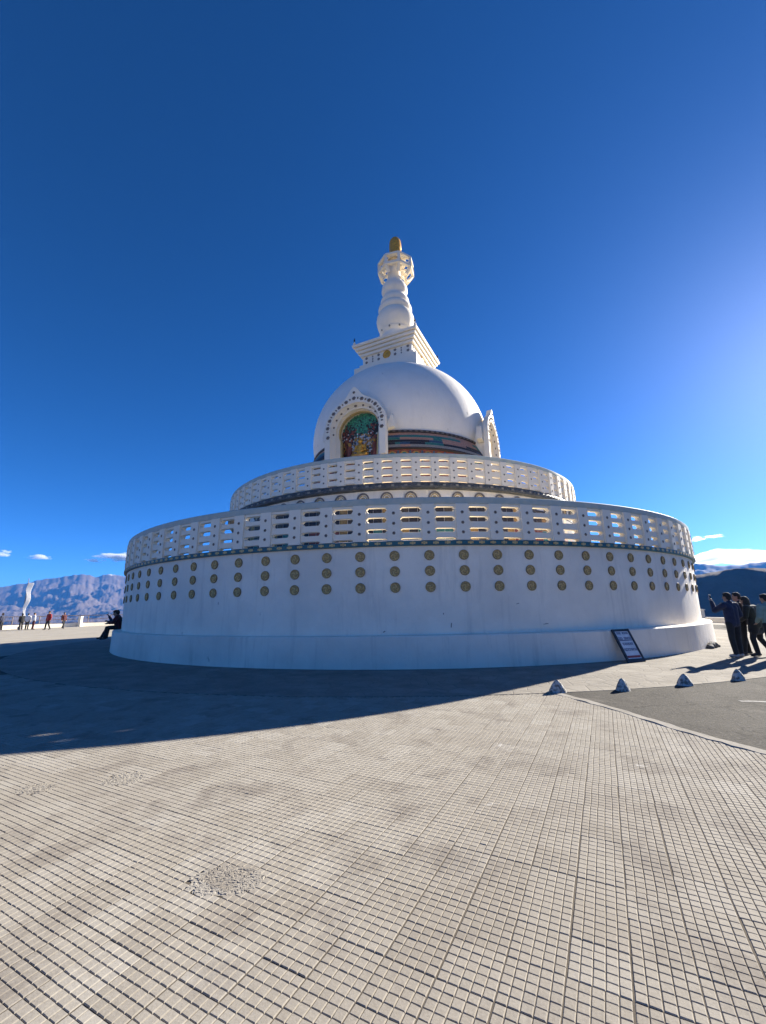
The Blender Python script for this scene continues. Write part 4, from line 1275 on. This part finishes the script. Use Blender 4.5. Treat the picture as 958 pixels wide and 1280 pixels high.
GR = 'visitors standing by the asphalt on the right'
# man in navy lifting a phone with his left arm
A_ = person((9.62, -13.62, .004), R(10), dict(head=(-.01, .03, 1.62), look=R(12), elL=(-.25, .24, 1.26), wrL=(-.14, .40, 1.52), elR=(.25, -.03, 1.13), wrR=(.17, .12, 1.0),
       knL=(-.10, .03, .49), anR=(.12, .05, .085), knR=(.115, .05, .49)), dict(jacket='c_navy', trousers='c_black', shoes='shoe_lt'), label='person in a navy jacket seen from behind, raising a phone in the left hand', hgt=1.04)
B_ = person((10.38, -12.98, .004), R(52), dict(look=R(8), head=(0, .03, 1.63), anL=(-.13, .08, .085)), dict(jacket='c_char', trousers='c_black'), label='bare headed person in dark clothes, mostly hidden behind the navy jacket', hgt=1.04)
C_ = person((10.42, -13.42, .004), R(25), dict(hip=(0, -.02, .92), chest=(-.03, .05, 1.28), neck=(-.05, .10, 1.42), head=(-.06, .15, 1.57), shL=(-.22, .05, 1.37), shR=(.15, .04, 1.37), elL=(-.26, .10, 1.10), wrL=(-.18, .28, 1.0), elR=(.22, .0, 1.10), wrR=(.16, .16, .95),
       knL=(-.14, .08, .49), anL=(-.15, .02, .085), knR=(.14, .04, .48), anR=(.20, -.18, .085)), dict(jacket='c_black', trousers='c_black'), long_hair=True, label='long haired person in a black coat leaning forward beside the navy jacket', coat=.45, hgt=1.0)
D_ = person((10.36, -13.98, .004), R(8), dict(look=R(10), nod=R(-8), elL=(-.25, .03, 1.13), wrL=(-.18, .20, .98)), dict(jacket='c_green', trousers='c_black', hair='hair'), long_hair=False, label='dark haired person in a pale green jacket at the right edge of the photo', hgt=1.0)

def world_pt(root, p):
    return Matrix.Translation(root.location) @ Matrix.Rotation(root.rotation_euler.z, 4, 'Z') @ Vector((p[0] * root.scale[0], p[1] * root.scale[0], p[2] * root.scale[0]))
def phone(pos, rz, lab, tilt=0.0, light=False):
    root = empty('mobile_phone', pos, rz); tag(root, lab, 'phone')
    b = MB(); b.box((0, 0, 0), (.074, .009, .155)); o = b.build('case', M['phone_case'] if light else M['black'], root, False); o.rotation_euler = (tilt, 0, 0)
    mo = o.modifiers.new('bev', 'BEVEL'); mo.width = .003; mo.segments = 2
    b = MB(); b.box((0, -.0052, 0), (.066, .001, .145)); q = b.build('screen', M['screen'], root, False); q.rotation_euler = (tilt, 0, 0)
M['phone_case'] = simple('white_phone_case', (.75, .74, .72), (.68, .67, .66), 9, .35, 0, 0)
M['screen'] = simple('dark_glass', (.02, .022, .028), None, 5, .12, 0, 0)
phone(world_pt(A_, (-.135, .43, 1.64)), R(20), 'white backed mobile phone held up by the person in navy', 0, True)

# two people sitting on the plinth at the left
def sitter(a, rad, outfit, lab, Jx=None, **kw):
    x, y, _ = polar(rad, R(a)); ax, ay, _ = polar(1, R(a))
    J = dict(hip=(0, 0, .95), chest=(0, .07, 1.28), neck=(0, .11, 1.42), head=(0, .16, 1.57), shL=(-.18, .08, 1.38), shR=(.18, .08, 1.38),
             hpL=(-.09, .03, .93), hpR=(.09, .03, .93), knL=(-.11, .42, .93), knR=(.11, .42, .90), anL=(-.10, .46, .50), anR=(.13, .60, .52),
             elL=(-.22, .20, 1.14), wrL=(-.06, .40, 1.20), elR=(.22, .20, 1.14), wrR=(.08, .38, 1.12), nod=R(-22))
    J.update(Jx or {})
    return person((x, y, .84 - .85), math.atan2(ay, ax) - PI / 2, J, outfit, label=lab, **kw)
S1 = sitter(-62.2, 15.08, dict(jacket='c_navy', trousers='c_black'), 'person in dark clothes seated on the plinth edge at the left, holding a phone up', dict(wrL=(-.06, .46, 1.42), elL=(-.20, .30, 1.18), look=R(0)), group=None)
S2 = sitter(-59.8, 15.08, dict(jacket='c_maroon', trousers='c_black'), 'person in a maroon jacket seated on the plinth against the drum wall at the left', None)
phone(world_pt(S1, (-.06, .50, 1.53)), S1.rotation_euler.z, 'white mobile phone held up by the seated person in dark clothes', 0, True)

# visitors far off on the left of the terrace
FAR = [(-42.93, 17.11, 100, 'c_navy', 'c_black', 'person in navy at the left edge of the photo, far across the plaza', {}, 1.02),
       (-40.83, 17.21, 60, 'c_black', 'c_black', 'small dark dressed person standing right beside the prayer flag pole', {}, .98),
       (-40.19, 17.24, 20, 'c_white', 'c_black', 'far visitor in a white top and black trousers just right of the flag pole', {}, .98),
       (-39.55, 17.27, -30, 'c_white', 'c_maroon', 'far visitor in a white top and maroon trousers near the prayer flag', {}, 1.0),
       (-37.1, 16.35, 170, 'c_red', 'c_black', 'person in a red jacket and black trousers walking alone on the far plaza', dict(anL=(-.10, -.18, .085), anR=(.10, .16, .085), knR=(.1, .12, .5)), 1.08),
       (-37.99, 19.42, 250, 'c_maroon', 'c_char', 'far visitor in maroon and white walking with a wide stride by the low wall', dict(anL=(-.10, -.28, .10), knL=(-.1, -.05, .5), anR=(.10, .28, .085), knR=(.1, .2, .5)), 1.0)]
for x, y, rz, j, t, lab, J, h in FAR:
    person((x, y, -.006), R(rz), J, dict(jacket=j, trousers=t), vox=.020, hgt=h, label=lab, detail=False)

# ------------------------------------------------------------------ clouds (outside the haze box)
def cloud(az, el, width, height, depth, seed, dens=.012, dist=14000):
    c = Vector((dist * math.sin(R(az)), dist * math.cos(R(az)) - 26, dist * math.tan(R(el))))
    b = MB(); b.ell((0, 0, 0), (width / 2, depth / 2, height / 2), None, 32, 18)
    m = bpy.data.materials.new('cloud_vapour'); m.use_nodes = True; t = m.node_tree
    t.nodes.remove(t.nodes['Principled BSDF'])
    tc = t.nodes.new('ShaderNodeTexCoord')
    # 0 at the shell, 1 in the middle (local ellipsoid radius)
    mp = t.nodes.new('ShaderNodeMapping'); mp.inputs['Scale'].default_value = (2 / width, 2 / depth, 2 / height); t.links.new(tc.outputs['Object'], mp.inputs['Vector'])
    ln = t.nodes.new('ShaderNodeVectorMath'); ln.operation = 'LENGTH'; t.links.new(mp.outputs[0], ln.inputs[0])
    mp2 = t.nodes.new('ShaderNodeMapping'); mp2.inputs['Scale'].default_value = (1 / height * .28, 1 / height * .28, 1 / height); mp2.inputs['Location'].default_value = (seed * 3.7, seed * 1.3, seed); t.links.new(tc.outputs['Object'], mp2.inputs['Vector'])
    nz = noise(t, mp2.outputs[0], 2.2, 6, .6, .4)
    v = math_n(t, 'SUBTRACT', math_n(t, 'MULTIPLY', nz, 1.9), math_n(t, 'ADD', math_n(t, 'MULTIPLY', ln.outputs['Value'], .75), .42))
    d = math_n(t, 'MULTIPLY', math_n(t, 'MAXIMUM', v, 0.0), dens * (4 if az < 0 else 2))
    vo = t.nodes.new('ShaderNodeVolumePrincipled'); vo.inputs['Color'].default_value = (.98, .98, 1, 1); vo.inputs['Anisotropy'].default_value = .62 if az > 0 else .1
    t.links.new(d, vo.inputs['Density']); t.links.new(vo.outputs[0], t.nodes['Material Output'].inputs['Volume'])
    o = b.build('cloud', m, None); o.location = c; o.rotation_euler = (0, 0, -R(az))
    tag(o, kind='stuff')
for args in [(-45.8, 6.15, 700, 230, 400, 1), (-42.6, 6.0, 620, 180, 400, 2), (-37.6, 5.9, 560, 140, 400, 3), (-35.0, 6.3, 1500, 330, 500, 4),
             (38.4, 4.55, 4600, 560, 900, 5), (35.3, 6.9, 520, 150, 300, 6), (36.6, 7.0, 520, 100, 300, 7)]:
    cloud(*args)
